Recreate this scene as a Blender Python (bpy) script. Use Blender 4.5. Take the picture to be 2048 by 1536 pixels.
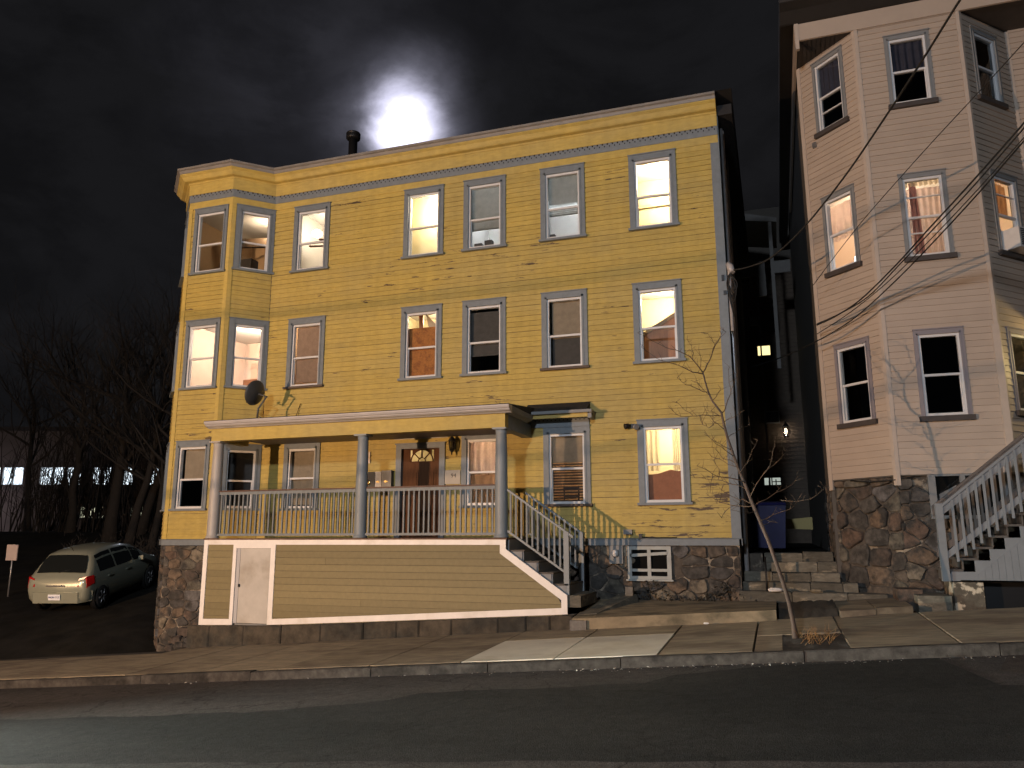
import bpy, math, random
from math import sin, cos, pi, sqrt, radians, hypot
from mathutils import Matrix, Vector

for _o in list(bpy.data.objects):
    bpy.data.objects.remove(_o)
SC = bpy.context.scene
COL = SC.collection

# ------------------------------------------------------------------ camera
CAM_LOC = (0.7501, -16.2613, 0.0168)
CAM_M = ((0.94813, 0.317875, -0.002024), (0.063271, -0.18247, 0.981174), (-0.311521, 0.930408, 0.193118))
FPX = 1565.94                      # focal length in photo pixels (2048 wide)
cd = bpy.data.cameras.new('camera')
cd.sensor_width = 36.0
cd.lens = 36.0 * FPX / 2048.0
cd.clip_start = 0.1
cd.clip_end = 6000
cam = bpy.data.objects.new('camera', cd)
COL.objects.link(cam)
_r, _u, _f = [Vector(v) for v in CAM_M]
cam.matrix_world = Matrix(((_r.x, _u.x, -_f.x, CAM_LOC[0]), (_r.y, _u.y, -_f.y, CAM_LOC[1]),
                           (_r.z, _u.z, -_f.z, CAM_LOC[2]), (0, 0, 0, 1)))
SC.camera = cam


def ray(x, y):
    return _r * ((x - 1024) / FPX) + _u * ((768 - y) / FPX) + _f


def P(x, y, Y=0.0):
    """point of the place seen at photo pixel (x, y) that lies at depth Y behind the house front"""
    d = ray(x, y)
    t = (Y - CAM_LOC[1]) / d.y
    return Vector(CAM_LOC) + d * t


# ------------------------------------------------------------------ render settings
SC.render.engine = 'CYCLES'
SC.view_settings.view_transform = 'Standard'
try:
    SC.view_settings.look = 'None'
except Exception:
    pass
SC.view_settings.exposure = 0.0
SC.view_settings.gamma = 1.0
SC.view_settings.use_curve_mapping = False
cy = SC.cycles
cy.use_denoising = True
try:
    cy.denoiser = 'OPENIMAGEDENOISE'
except Exception:
    pass
cy.max_bounces = 6
cy.diffuse_bounces = 3
cy.glossy_bounces = 2
cy.transmission_bounces = 2
cy.transparent_max_bounces = 12
cy.caustics_reflective = False
cy.caustics_refractive = False
cy.sample_clamp_indirect = 4.0
cy.use_light_tree = True

# ------------------------------------------------------------------ night sky: moon glow behind broken cloud
MOON = ray(806, 248).normalized()
W = bpy.data.worlds.new('World')
SC.world = W
W.use_nodes = True
nt = W.node_tree
nt.nodes.clear()


def nd(tree, typ, **kw):
    n = tree.nodes.new(typ)
    for k, v in kw.items():
        if k in ('operation', 'blend_type', 'data_type', 'noise_dimensions', 'vector_type', 'feature', 'wave_type', 'bands_direction', 'clamp', 'interpolation_type', 'sky_type', 'sun_disc'):
            setattr(n, k, v)
        else:
            n.inputs[k].default_value = v
    return n


def lk(tree, a, b):
    tree.links.new(a, b)


def math_n(tree, op, a, b=None, c=None, clamp=False):
    n = tree.nodes.new('ShaderNodeMath')
    n.operation = op
    n.use_clamp = clamp
    for i, v in enumerate((a, b, c)):
        if v is None:
            continue
        if isinstance(v, (int, float)):
            n.inputs[i].default_value = v
        else:
            tree.links.new(v, n.inputs[i])
    return n.outputs[0]


def maprange(tree, v, a, b, c, d, smooth=True):
    n = tree.nodes.new('ShaderNodeMapRange')
    n.interpolation_type = 'SMOOTHSTEP' if smooth else 'LINEAR'
    tree.links.new(v, n.inputs[0])
    for i, q in enumerate((a, b, c, d)):
        n.inputs[i + 1].default_value = q
    return n.outputs[0]


tc = nt.nodes.new('ShaderNodeTexCoord')
nrm = nd(nt, 'ShaderNodeVectorMath', operation='NORMALIZE')
lk(nt, tc.outputs['Generated'], nrm.inputs[0])
V = nrm.outputs[0]
dot = nd(nt, 'ShaderNodeVectorMath', operation='DOT_PRODUCT')
lk(nt, V, dot.inputs[0])
dot.inputs[1].default_value = MOON
ang = math_n(nt, 'MULTIPLY', math_n(nt, 'ARCCOSINE', math_n(nt, 'MINIMUM', dot.outputs['Value'], 0.999999)), 57.2958)


def sky_noise(sc, stretch, det, rough, off=0.0, dist=0.6):
    m = nt.nodes.new('ShaderNodeMapping')
    m.inputs['Scale'].default_value = (sc, sc, sc * stretch)
    m.inputs['Location'].default_value = (off, off * .7, off * .3)
    lk(nt, V, m.inputs[0])
    n = nd(nt, 'ShaderNodeTexNoise', Scale=1.0, Detail=det, Roughness=rough, Distortion=dist)
    lk(nt, m.outputs[0], n.inputs['Vector'])
    return n.outputs['Fac']


c_big = sky_noise(3.2, 2.2, 7, .62, 3.1, 0.9)
c_mid = sky_noise(8.0, 1.2, 7, .58, 7.7, 0.25)
cloud = math_n(nt, 'ADD', math_n(nt, 'MULTIPLY', c_big, .62), math_n(nt, 'MULTIPLY', c_mid, .38))
thick = maprange(nt, cloud, .41, .60, 0.0, 1.0)                # 1 = thin bright cloud, 0 = dark gap
# cloud distorts the apparent distance from the moon, so the aureole has ragged edges
angd = math_n(nt, 'ADD', ang, math_n(nt, 'MULTIPLY', math_n(nt, 'SUBTRACT', c_mid, .5), 5.5))
core = maprange(nt, math_n(nt, 'ADD', ang, math_n(nt, 'MULTIPLY', math_n(nt, 'SUBTRACT', c_mid, .5), 3.4)), 4.0, .7, 0.0, 1.0)
core = math_n(nt, 'POWER', core, 1.9)
halo = math_n(nt, 'POWER', maprange(nt, angd, 7.0, .6, 0.0, 1.0, False), 2.8)
dot2 = nd(nt, 'ShaderNodeVectorMath', operation='DOT_PRODUCT')
lk(nt, V, dot2.inputs[0])
dot2.inputs[1].default_value = ray(690, 225).normalized()
ang2 = math_n(nt, 'MULTIPLY', math_n(nt, 'ARCCOSINE', math_n(nt, 'MINIMUM', dot2.outputs['Value'], 0.999999)), 57.2958)
ang2 = math_n(nt, 'ADD', ang2, math_n(nt, 'MULTIPLY', math_n(nt, 'SUBTRACT', c_big, .5), 22.0))
wide = math_n(nt, 'POWER', maprange(nt, ang2, 14.0, 1.0, 0.0, 1.0, False), 1.3)
lit = math_n(nt, 'ADD', math_n(nt, 'MULTIPLY', halo, .42), math_n(nt, 'MULTIPLY', math_n(nt, 'MULTIPLY', wide, math_n(nt, 'ADD', math_n(nt, 'MULTIPLY', thick, .65), .35)), .030))
base = math_n(nt, 'ADD', math_n(nt, 'MULTIPLY', thick, .0036), .0056)
lit = math_n(nt, 'ADD', lit, math_n(nt, 'MULTIPLY', core, 1.7))


def rgb_scale(tree, col, fac):
    n = tree.nodes.new('ShaderNodeVectorMath')
    n.operation = 'SCALE'
    n.inputs[0].default_value = col
    tree.links.new(fac, n.inputs['Scale'])
    return n.outputs[0]


addv = nd(nt, 'ShaderNodeVectorMath', operation='ADD')
lk(nt, rgb_scale(nt, (.93, .92, 1.18), lit), addv.inputs[0])
lk(nt, rgb_scale(nt, (1.0, 1.0, 1.13), base), addv.inputs[1])
bg = nt.nodes.new('ShaderNodeBackground')
lk(nt, addv.outputs[0], bg.inputs['Color'])
bg.inputs['Strength'].default_value = 1.0
wo = nt.nodes.new('ShaderNodeOutputWorld')
lk(nt, bg.outputs[0], wo.inputs[0])

# the moon itself lights the place only faintly, from behind the houses
sd = bpy.data.lights.new('moonlight', 'SUN')
sd.energy = 0.02
sd.angle = radians(0.5)
sd.color = (.8, .88, 1.0)
so = bpy.data.objects.new('moonlight', sd)
COL.objects.link(so)
so.rotation_euler = MOON.to_track_quat('Z', 'Y').to_euler()

# street lighting (the poles these lamps hang on are built near the end)
LAMP_WARM = Vector((-14.3, -21.0, 0.85))
LAMP_COOL = Vector((-2.0, -26.5, 7.5))


def point_light(name, loc, power, color, radius):
    l = bpy.data.lights.new(name, 'POINT')
    l.energy = power
    l.color = color
    l.shadow_soft_size = radius
    o = bpy.data.objects.new(name, l)
    COL.objects.link(o)
    o.location = loc
    return o


point_light('street_light', LAMP_WARM, 14200, (1.0, .63, .37), .03)
point_light('street_light', LAMP_COOL, 9400, (.80, .89, 1.0), .60)

# ------------------------------------------------------------------ helpers
random.seed(7)


class Frame:
    """a vertical wall: u runs along it (left to right seen from outside), d outwards, z up"""

    def __init__(s, ox, oy, ux, uy):
        l = hypot(ux, uy)
        s.o = Vector((ox, oy, 0))
        s.u = Vector((ux / l, uy / l, 0))
        s.n = Vector((uy / l, -ux / l, 0))

    def p(s, u, d, z):
        return s.o + s.u * u + s.n * d + Vector((0, 0, z))


FRONT = Frame(0, 0, 1, 0)


class MB:
    def __init__(s):
        s.v = []
        s.f = []
        s.m = []
        s.smooth = set()

    def add(s, vs, fs, m=0, smooth=False):
        b = len(s.v)
        s.v += [tuple(q) for q in vs]
        for f in fs:
            if smooth:
                s.smooth.add(len(s.f))
            s.f.append(tuple(b + i for i in f))
            s.m.append(m)
        return s

    def hexa(s, q, m=0):                # q: 4 bottom then 4 top
        return s.add(q, ((3, 2, 1, 0), (4, 5, 6, 7), (0, 1, 5, 4), (1, 2, 6, 5), (2, 3, 7, 6), (3, 0, 4, 7)), m)

    def box(s, x0, x1, y0, y1, z0, z1, m=0):
        return s.hexa(((x0, y0, z0), (x1, y0, z0), (x1, y1, z0), (x0, y1, z0),
                       (x0, y0, z1), (x1, y0, z1), (x1, y1, z1), (x0, y1, z1)), m)

    def fbox(s, F, u0, u1, d0, d1, z0, z1, m=0):
        q = [F.p(a, b, c) for c in (z0, z1) for a, b in ((u0, d1), (u1, d1), (u1, d0), (u0, d0))]
        return s.hexa(q, m)

    def wedge(s, F, u0, u1, z0, z1, db, dt, m=0):     # clapboard: thick at the foot
        q = [F.p(u0, db, z0), F.p(u1, db, z0), F.p(u1, 0, z0), F.p(u0, 0, z0),
             F.p(u0, dt, z1), F.p(u1, dt, z1), F.p(u1, 0, z1), F.p(u0, 0, z1)]
        return s.hexa(q, m)

    def prism(s, pts, ext, m=0):        # pts: planar polygon (list of Vector), ext: Vector
        n = len(pts)
        a = [Vector(p) for p in pts]
        b = [p + Vector(ext) for p in a]
        fs = [tuple(range(n))[::-1], tuple(range(n, 2 * n))]
        fs += [(i, (i + 1) % n, n + (i + 1) % n, n + i) for i in range(n)]
        return s.add(a + b, fs, m)

    def ffpoly(s, F, pts, d0, d1, m=0):   # polygon given as (u, z) on a wall
        return s.prism([F.p(u, d0, z) for u, z in pts], F.n * (d1 - d0), m)

    def tube(s, pts, rad, n=6, m=0, smooth=True, cap=True):
        pts = [Vector(p) for p in pts]
        if isinstance(rad, (int, float)):
            rad = [rad] * len(pts)
        vs = []
        up = None
        for i, p in enumerate(pts):
            t = (pts[min(i + 1, len(pts) - 1)] - pts[max(i - 1, 0)])
            t = t.normalized() if t.length > 1e-9 else Vector((0, 0, 1))
            if up is None:
                up = t.orthogonal().normalized()
            up = (up - t * up.dot(t))
            up = up.normalized() if up.length > 1e-6 else t.orthogonal().normalized()
            w = t.cross(up)
            for k in range(n):
                a = 2 * pi * k / n
                vs.append(p + (up * cos(a) + w * sin(a)) * rad[i])
        fs = []
        for i in range(len(pts) - 1):
            for k in range(n):
                fs.append((i * n + k, i * n + (k + 1) % n, (i + 1) * n + (k + 1) % n, (i + 1) * n + k))
        s.add(vs, fs, m, smooth)
        if cap:
            b = len(s.v) - len(vs)
            s.f.append(tuple(b + k for k in range(n))[::-1]); s.m.append(m)
            e = b + (len(pts) - 1) * n
            s.f.append(tuple(e + k for k in range(n))); s.m.append(m)
        return s

    def lathe(s, c, prof, n=12, m=0, axis=(0, 0, 1)):
        ax = Vector(axis).normalized()
        a = ax.orthogonal().normalized()
        b = ax.cross(a)
        c = Vector(c)
        vs = []
        for r, z in prof:
            for k in range(n):
                t = 2 * pi * k / n
                vs.append(c + ax * z + (a * cos(t) + b * sin(t)) * r)
        fs = []
        for i in range(len(prof) - 1):
            for k in range(n):
                fs.append((i * n + k, i * n + (k + 1) % n, (i + 1) * n + (k + 1) % n, (i + 1) * n + k))
        s.add(vs, fs, m, True)
        bb = len(s.v) - len(vs)
        s.f.append(tuple(bb + k for k in range(n))[::-1]); s.m.append(m)
        e = bb + (len(prof) - 1) * n
        s.f.append(tuple(e + k for k in range(n))); s.m.append(m)
        return s

    def mesh(s, name, mats):
        me = bpy.data.meshes.new(name)
        me.from_pydata(s.v, [], s.f)
        if not isinstance(mats, (list, tuple)):
            mats = [mats]
        for q in mats:
            me.materials.append(q)
        if len(mats) > 1:
            me.polygons.foreach_set('material_index', s.m)
        if s.smooth:
            me.polygons.foreach_set('use_smooth', [i in s.smooth for i in range(len(s.f))])
        me.update()
        return me

    def build(s, name, mats, parent=None, **kw):
        o = bpy.data.objects.new(name, s.mesh(name, mats))
        COL.objects.link(o)
        if parent is not None:
            adopt(o, parent)
        tag(o, **kw)
        return o


def adopt(o, parent):
    o.parent = parent
    o.matrix_parent_inverse = world_of(parent).inverted()


def world_of(o):
    m = o.matrix_basis.copy()
    if o.parent is not None:
        m = world_of(o.parent) @ o.matrix_parent_inverse @ m
    return m


def tag(o, label=None, cat=None, group=None, kind=None):
    if label: o['label'] = label
    if cat: o['category'] = cat
    if group: o['group'] = group
    if kind: o['kind'] = kind
    return o


def thing(name, loc, label, cat, group=None):
    o = bpy.data.objects.new(name, None)
    COL.objects.link(o)
    o.location = loc
    o.empty_display_size = .2
    return tag(o, label, cat, group)


def struct(name, mb, mats):
    return mb.build(name, mats, kind='structure')


# ------------------------------------------------------------------ materials
def material(name, col, rough=.6, metal=0.0, var=.0, vscale=6.0, vstretch=(1, 1, 1), bump=0.0, bscale=40.0,
             piece=0.0, col2=None, c2scale=1.5, c2lo=.45, c2hi=.65, spec=.5, hue_ramp=None, coat=0.0):
    m = bpy.data.materials.new(name)
    m.use_nodes = True
    t = m.node_tree
    bs = t.nodes['Principled BSDF']
    bs.inputs['Roughness'].default_value = rough
    bs.inputs['Metallic'].default_value = metal
    bs.inputs['Specular IOR Level'].default_value = spec
    if coat:
        bs.inputs['Coat Weight'].default_value = coat
        bs.inputs['Coat Roughness'].default_value = .08
    geo = t.nodes.new('ShaderNodeNewGeometry')
    pos = geo.outputs['Position']
    oi = t.nodes.new('ShaderNodeObjectInfo')
    rgb = t.nodes.new('ShaderNodeRGB')
    rgb.outputs[0].default_value = (*col, 1)
    c = rgb.outputs[0]
    if hue_ramp:
        cr = t.nodes.new('ShaderNodeValToRGB')
        cr.color_ramp.interpolation = 'CONSTANT'
        el = cr.color_ramp.elements
        while len(el) > 1:
            el.remove(el[-1])
        el[0].position = 0
        el[0].color = (*hue_ramp[0], 1)
        for i, h in enumerate(hue_ramp[1:], 1):
            e = el.new(i / len(hue_ramp))
            e.color = (*h, 1)
        lk(t, oi.outputs['Random'], cr.inputs[0])
        c = cr.outputs[0]
    if col2:
        n = nd(t, 'ShaderNodeTexNoise', Scale=c2scale, Detail=6.0, Roughness=.62)
        mp = t.nodes.new('ShaderNodeMapping')
        mp.inputs['Scale'].default_value = vstretch
        lk(t, pos, mp.inputs[0])
        lk(t, mp.outputs[0], n.inputs['Vector'])
        mx = t.nodes.new('ShaderNodeMixRGB')
        lk(t, maprange(t, n.outputs['Fac'], c2lo, c2hi, 0, 1), mx.inputs['Fac'])
        lk(t, c, mx.inputs[1])
        mx.inputs[2].default_value = (*col2, 1)
        c = mx.outputs[0]
    if var:
        n = nd(t, 'ShaderNodeTexNoise', Scale=vscale, Detail=5.0, Roughness=.6)
        mp = t.nodes.new('ShaderNodeMapping')
        mp.inputs['Scale'].default_value = vstretch
        lk(t, pos, mp.inputs[0])
        lk(t, mp.outputs[0], n.inputs['Vector'])
        f = maprange(t, n.outputs['Fac'], .3, .7, 1 - var, 1 + var, False)
        sc = t.nodes.new('ShaderNodeVectorMath')
        sc.operation = 'SCALE'
        lk(t, c, sc.inputs[0])
        lk(t, f, sc.inputs['Scale'])
        c = sc.outputs[0]
    if piece:
        f = maprange(t, oi.outputs['Random'], 0, 1, 1 - piece, 1 + piece, False)
        sc = t.nodes.new('ShaderNodeVectorMath')
        sc.operation = 'SCALE'
        lk(t, c, sc.inputs[0])
        lk(t, f, sc.inputs['Scale'])
        c = sc.outputs[0]
    lk(t, c, bs.inputs['Base Color'])
    if bump:
        n = nd(t, 'ShaderNodeTexNoise', Scale=bscale, Detail=6.0, Roughness=.65)
        lk(t, pos, n.inputs['Vector'])
        b = t.nodes.new('ShaderNodeBump')
        b.inputs['Strength'].default_value = bump
        b.inputs['Distance'].default_value = .02
        lk(t, n.outputs['Fac'], b.inputs['Height'])
        lk(t, b.outputs[0], bs.inputs['Normal'])
    return m


def asphalt(name, col, col2, wear):
    m = bpy.data.materials.new(name)
    m.use_nodes = True
    t = m.node_tree
    bs = t.nodes['Principled BSDF']
    bs.inputs['Roughness'].default_value = .9
    bs.inputs['Specular IOR Level'].default_value = .12
    pos = t.nodes.new('ShaderNodeNewGeometry').outputs['Position']

    def noise(sc, det, rough=.6, st=(1, 1, 1)):
        mp = t.nodes.new('ShaderNodeMapping')
        mp.inputs['Scale'].default_value = (sc * st[0], sc * st[1], sc)
        lk(t, pos, mp.inputs[0])
        n = nd(t, 'ShaderNodeTexNoise', Scale=1.0, Detail=det, Roughness=rough)
        lk(t, mp.outputs[0], n.inputs['Vector'])
        return n.outputs['Fac']
    blot = noise(.55, 6, .62, (.45, 1.6, 1))
    mx = t.nodes.new('ShaderNodeMixRGB')
    lk(t, maprange(t, blot, .38, .64, 0, 1), mx.inputs[0])
    mx.inputs[1].default_value = (*col, 1)
    mx.inputs[2].default_value = (*col2, 1)
    vor = t.nodes.new('ShaderNodeTexVoronoi')
    vor.inputs['Scale'].default_value = 95.0
    lk(t, pos, vor.inputs['Vector'])
    sx = t.nodes.new('ShaderNodeSeparateXYZ')
    lk(t, vor.outputs['Color'], sx.inputs[0])
    grit = maprange(t, sx.outputs['X'], .0, 1.0, .65, 1.4, False)
    mid = maprange(t, noise(7.0, 5, .7), .3, .7, .78, 1.25, False)
    f = math_n(t, 'MULTIPLY', grit, mid)
    # hairline cracks
    cr = t.nodes.new('ShaderNodeTexVoronoi')
    cr.feature = 'DISTANCE_TO_EDGE'
    cr.inputs['Scale'].default_value = .42
    wv = t.nodes.new('ShaderNodeVectorMath')
    wv.operation = 'ADD'
    wn = nd(t, 'ShaderNodeTexNoise', Scale=1.7, Detail=5.0)
    lk(t, pos, wn.inputs['Vector'])
    lk(t, pos, wv.inputs[0])
    lk(t, wn.outputs['Color'], wv.inputs[1])
    lk(t, wv.outputs[0], cr.inputs['Vector'])
    ck = maprange(t, cr.outputs['Distance'], .0, .012, wear, 1.0)
    f = math_n(t, 'MULTIPLY', f, ck)
    sc = t.nodes.new('ShaderNodeVectorMath')
    sc.operation = 'SCALE'
    lk(t, mx.outputs[0], sc.inputs[0])
    lk(t, f, sc.inputs['Scale'])
    lk(t, sc.outputs[0], bs.inputs['Base Color'])
    b = t.nodes.new('ShaderNodeBump')
    b.inputs['Strength'].default_value = .45
    b.inputs['Distance'].default_value = .012
    h = math_n(t, 'ADD', math_n(t, 'MULTIPLY', vor.outputs['Distance'], -1.0), math_n(t, 'MULTIPLY', noise(16, 4), 1.2))
    lk(t, h, b.inputs['Height'])
    lk(t, b.outputs[0], bs.inputs['Normal'])
    return m


def emit(name, col, strength):
    m = bpy.data.materials.new(name)
    m.use_nodes = True
    t = m.node_tree
    t.nodes.clear()
    e = t.nodes.new('ShaderNodeEmission')
    e.inputs[0].default_value = (*col, 1)
    e.inputs[1].default_value = strength
    o = t.nodes.new('ShaderNodeOutputMaterial')
    lk(t, e.outputs[0], o.inputs[0])
    return m


def glass(name, tint=(.92, .95, .95), refl=.10):
    m = bpy.data.materials.new(name)
    m.use_nodes = True
    t = m.node_tree
    t.nodes.clear()
    tr = t.nodes.new('ShaderNodeBsdfTransparent')
    tr.inputs[0].default_value = (*tint, 1)
    gl = t.nodes.new('ShaderNodeBsdfGlossy')
    gl.inputs['Roughness'].default_value = .03
    gl.inputs['Color'].default_value = (.9, .95, 1, 1)
    lw = t.nodes.new('ShaderNodeLayerWeight')
    lw.inputs['Blend'].default_value = .25
    f = math_n(t, 'ADD', math_n(t, 'MULTIPLY', lw.outputs['Fresnel'], .8), refl * .4, clamp=True)
    mx = t.nodes.new('ShaderNodeMixShader')
    lk(t, f, mx.inputs[0])
    lk(t, tr.outputs[0], mx.inputs[1])
    lk(t, gl.outputs[0], mx.inputs[2])
    o = t.nodes.new('ShaderNodeOutputMaterial')
    lk(t, mx.outputs[0], o.inputs[0])
    return m


def cloth(name, col, trans=.4, stripe=0.0):
    m = bpy.data.materials.new(name)
    m.use_nodes = True
    t = m.node_tree
    t.nodes.clear()
    d = t.nodes.new('ShaderNodeBsdfDiffuse')
    tl = t.nodes.new('ShaderNodeBsdfTranslucent')
    geo = t.nodes.new('ShaderNodeNewGeometry')
    n = nd(t, 'ShaderNodeTexNoise', Scale=7.0, Detail=4.0, Roughness=.6)
    lk(t, geo.outputs['Position'], n.inputs['Vector'])
    sc = t.nodes.new('ShaderNodeVectorMath')
    sc.operation = 'SCALE'
    sc.inputs[0].default_value = col
    lk(t, maprange(t, n.outputs['Fac'], .3, .7, .85, 1.1, False), sc.inputs['Scale'])
    lk(t, sc.outputs[0], d.inputs[0])
    lk(t, sc.outputs[0], tl.inputs[0])
    mx = t.nodes.new('ShaderNodeMixShader')
    mx.inputs[0].default_value = trans
    lk(t, d.outputs[0], mx.inputs[1])
    lk(t, tl.outputs[0], mx.inputs[2])
    o = t.nodes.new('ShaderNodeOutputMaterial')
    lk(t, mx.outputs[0], o.inputs[0])
    return m


def peeling_yellow(name, peel=True):
    """mustard house paint; flakes off in short horizontal scabs, more of it low down near the alley corner"""
    m = bpy.data.materials.new(name)
    m.use_nodes = True
    t = m.node_tree
    bs = t.nodes['Principled BSDF']
    bs.inputs['Roughness'].default_value = .62
    bs.inputs['Specular IOR Level'].default_value = .3
    geo = t.nodes.new('ShaderNodeNewGeometry')
    pos = geo.outputs['Position']
    oi = t.nodes.new('ShaderNodeObjectInfo')

    def noise(sc, det, rough=.6, off=0.0):
        mp = t.nodes.new('ShaderNodeMapping')
        mp.inputs['Scale'].default_value = sc
        mp.inputs['Location'].default_value = (off, off, off)
        lk(t, pos, mp.inputs[0])
        n = nd(t, 'ShaderNodeTexNoise', Scale=1.0, Detail=det, Roughness=rough)
        lk(t, mp.outputs[0], n.inputs['Vector'])
        return n.outputs['Fac']

    big = noise((.55, .55, .9), 4, .6, 1.0)
    fine = noise((5, 5, 16), 4, .65, 4.0)
    mx = t.nodes.new('ShaderNodeMixRGB')
    lk(t, maprange(t, big, .35, .68, 0, 1), mx.inputs[0])
    mx.inputs[1].default_value = (.485, .362, .098, 1)
    mx.inputs[2].default_value = (.44, .342, .118, 1)
    sc = t.nodes.new('ShaderNodeVectorMath')
    sc.operation = 'SCALE'
    lk(t, mx.outputs[0], sc.inputs[0])
    streak = noise((4.5, 4.5, .35), 5, .6, 31.0)
    fine = math_n(t, 'ADD', math_n(t, 'MULTIPLY', fine, .6), math_n(t, 'MULTIPLY', streak, .4))
    f = math_n(t, 'MULTIPLY', maprange(t, fine, .3, .7, .80, 1.16, False), maprange(t, oi.outputs['Random'], 0, 1, .94, 1.05, False))
    lk(t, f, sc.inputs['Scale'])
    c = sc.outputs[0]
    if peel:
        scab = noise((1.5, 1.5, 11), 6, .68, 11.0)
        area = noise((.42, .42, .55), 2, .5, 23.0)
        sx = t.nodes.new('ShaderNodeSeparateXYZ')
        lk(t, pos, sx.inputs[0])
        low = math_n(t, 'MULTIPLY', maprange(t, sx.outputs['Z'], 2.6, .2, 0, .08), maprange(t, sx.outputs['X'], -3.2, -.8, 0, 1.25))
        thr = math_n(t, 'SUBTRACT', .668, math_n(t, 'ADD', maprange(t, area, .46, .68, 0, .085), low))
        over = math_n(t, 'SUBTRACT', scab, thr)
        mask = maprange(t, over, 0.0, .012, 0, 1)
        m2 = t.nodes.new('ShaderNodeMixRGB')
        lk(t, mask, m2.inputs[0])
        lk(t, c, m2.inputs[1])
        m2.inputs[2].default_value = (.105, .075, .05, 1)
        c = m2.outputs[0]
    lk(t, c, bs.inputs['Base Color'])
    n = nd(t, 'ShaderNodeTexNoise', Scale=30.0, Detail=5.0)
    lk(t, pos, n.inputs['Vector'])
    b = t.nodes.new('ShaderNodeBump')
    b.inputs['Strength'].default_value = .12
    b.inputs['Distance'].default_value = .01
    lk(t, n.outputs['Fac'], b.inputs['Height'])
    lk(t, b.outputs[0], bs.inputs['Normal'])
    return m


YELLOW = peeling_yellow('yellow clapboard paint')
YTRIM = peeling_yellow('yellow trim paint', False)
BLUEGREY = material('blue grey trim paint', (.162, .188, .212), .55, var=.10, vscale=9, bump=.08)
COLPALE = material('pale column paint', (.36, .34, .325), .5, var=.06, vscale=4)
RAILPAINT = material('blue grey rail paint', (.155, .18, .20), .55, var=.12, vscale=8)
COLPAINT = material('grey column paint', (.20, .23, .255), .5, var=.06, vscale=4)
SILLBARE = material('weathered bare sill', (.10, .075, .06), .8, var=.3, vscale=14, vstretch=(1, 1, 5))
VINYL = material('white vinyl sash', (.62, .62, .63), .4, var=.04)
WHITE = material('white painted board', (.80, .77, .75), .5, var=.06, vscale=5, col2=(.66, .62, .57), c2scale=1.6, c2lo=.52, c2hi=.76)
DRIP = material('dull grey roof edge', (.21, .195, .18), .5, var=.15, vscale=3)
GUTTER = material('white aluminium gutter', (.42, .40, .40), .4, var=.12, vscale=3, vstretch=(1, 1, 4))
PLANK = material('olive tan skirt plank', (.20, .165, .080), .65, var=.07, vscale=14, piece=.13)
ROOFING = material('black roofing felt', (.018, .018, .02), .85, var=.25, bump=.3)
BROWNRAIL = material('dark red brown rail', (.085, .04, .028), .6, var=.2, vscale=8)
DECK = material('worn brown deck board', (.11, .06, .042), .7, var=.3, vscale=5, vstretch=(4, .6, 4))
SKIN_IN = material('interior backing board', (.10, .09, .08), .9)
STONE = material('rubble stone', (.2, .17, .14), .88, var=.5, vscale=9, bump=.7, bscale=26,
                 hue_ramp=[(.10, .082, .066), (.135, .10, .072), (.07, .065, .062), (.11, .10, .08), (.15, .11, .078), (.058, .054, .05),
                           (.12, .082, .062), (.17, .145, .11), (.085, .078, .07), (.13, .092, .064), (.075, .058, .048), (.11, .105, .105)],
                 col2=(.04, .037, .034), c2scale=3.2, c2lo=.44, c2hi=.62)
MORTAR = material('old mortar', (.085, .072, .06), .95, var=.4, vscale=6, bump=.8, bscale=24, col2=(.27, .23, .18), c2scale=3.4, c2lo=.55, c2hi=.63)
KERBSTONE = material('dirty kerb granite', (.055, .050, .045), .92, spec=.15, var=.4, vscale=9, bump=.4, bscale=30, piece=.15, col2=(.030, .028, .026), c2scale=1.8)
GRANITE = material('grey granite', (.15, .14, .128), .8, var=.25, vscale=16, bump=.35, bscale=30, piece=.22, col2=(.11, .10, .08), c2scale=2.6)
STEPSTONE = material('mossy granite step', (.125, .115, .092), .85, var=.3, vscale=8, bump=.5, bscale=18, piece=.3,
                     col2=(.27, .235, .175), c2scale=3.0, c2lo=.56, c2hi=.66, vstretch=(1, 1, 2.5))
CONCRETE = material('worn brown concrete', (.25, .205, .14), .85, var=.28, vscale=5, bump=.25, bscale=60, piece=.14,
                    col2=(.15, .115, .08), c2scale=1.1, vstretch=(.6, 1.6, 1))
CONCRETE_NEW = material('pale new concrete', (.56, .53, .45), .85, var=.07, vscale=3, bump=.15, bscale=70, piece=.04, col2=(.47, .43, .35), c2scale=.9)
PINK = material('pale peach vinyl siding', (.43, .35, .285), .5, var=.05, vscale=2, piece=.035)
PINKTRIM = material('pale peach corner trim', (.455, .38, .32), .5, var=.05)
GREYTRIM = material('grey window trim', (.20, .205, .21), .55, var=.08)
DARKSILL = material('dark brown sill', (.055, .045, .042), .7, var=.2)
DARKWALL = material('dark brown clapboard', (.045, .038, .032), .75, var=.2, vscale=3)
STAIRGREY = material('grey painted stair', (.185, .195, .21), .55, var=.08, vscale=5)
TREAD = material('dark stair tread', (.085, .075, .068), .75, var=.2)
BLACK = material('black metal', (.015, .015, .016), .45, metal=.3)
BLACKIRON = material('black cable sheath', (.012, .012, .012), .6)
DARKPLASTIC = material('dark grey dish paint', (.045, .048, .052), .45, var=.1)
STEEL = material('galvanised steel', (.35, .35, .36), .4, metal=.7, var=.15)
BARK = material('young bark', (.080, .055, .042), .85, var=.3, vscale=12, vstretch=(1, 1, .3), bump=.3, bscale=30)
TWIG = material('bare twig', (.085, .053, .032), .85, var=.25, vscale=9)
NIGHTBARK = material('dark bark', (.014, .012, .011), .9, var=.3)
SOIL = material('dark soil', (.035, .03, .025), .95, var=.4, vscale=7, bump=.6, bscale=20)
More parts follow.
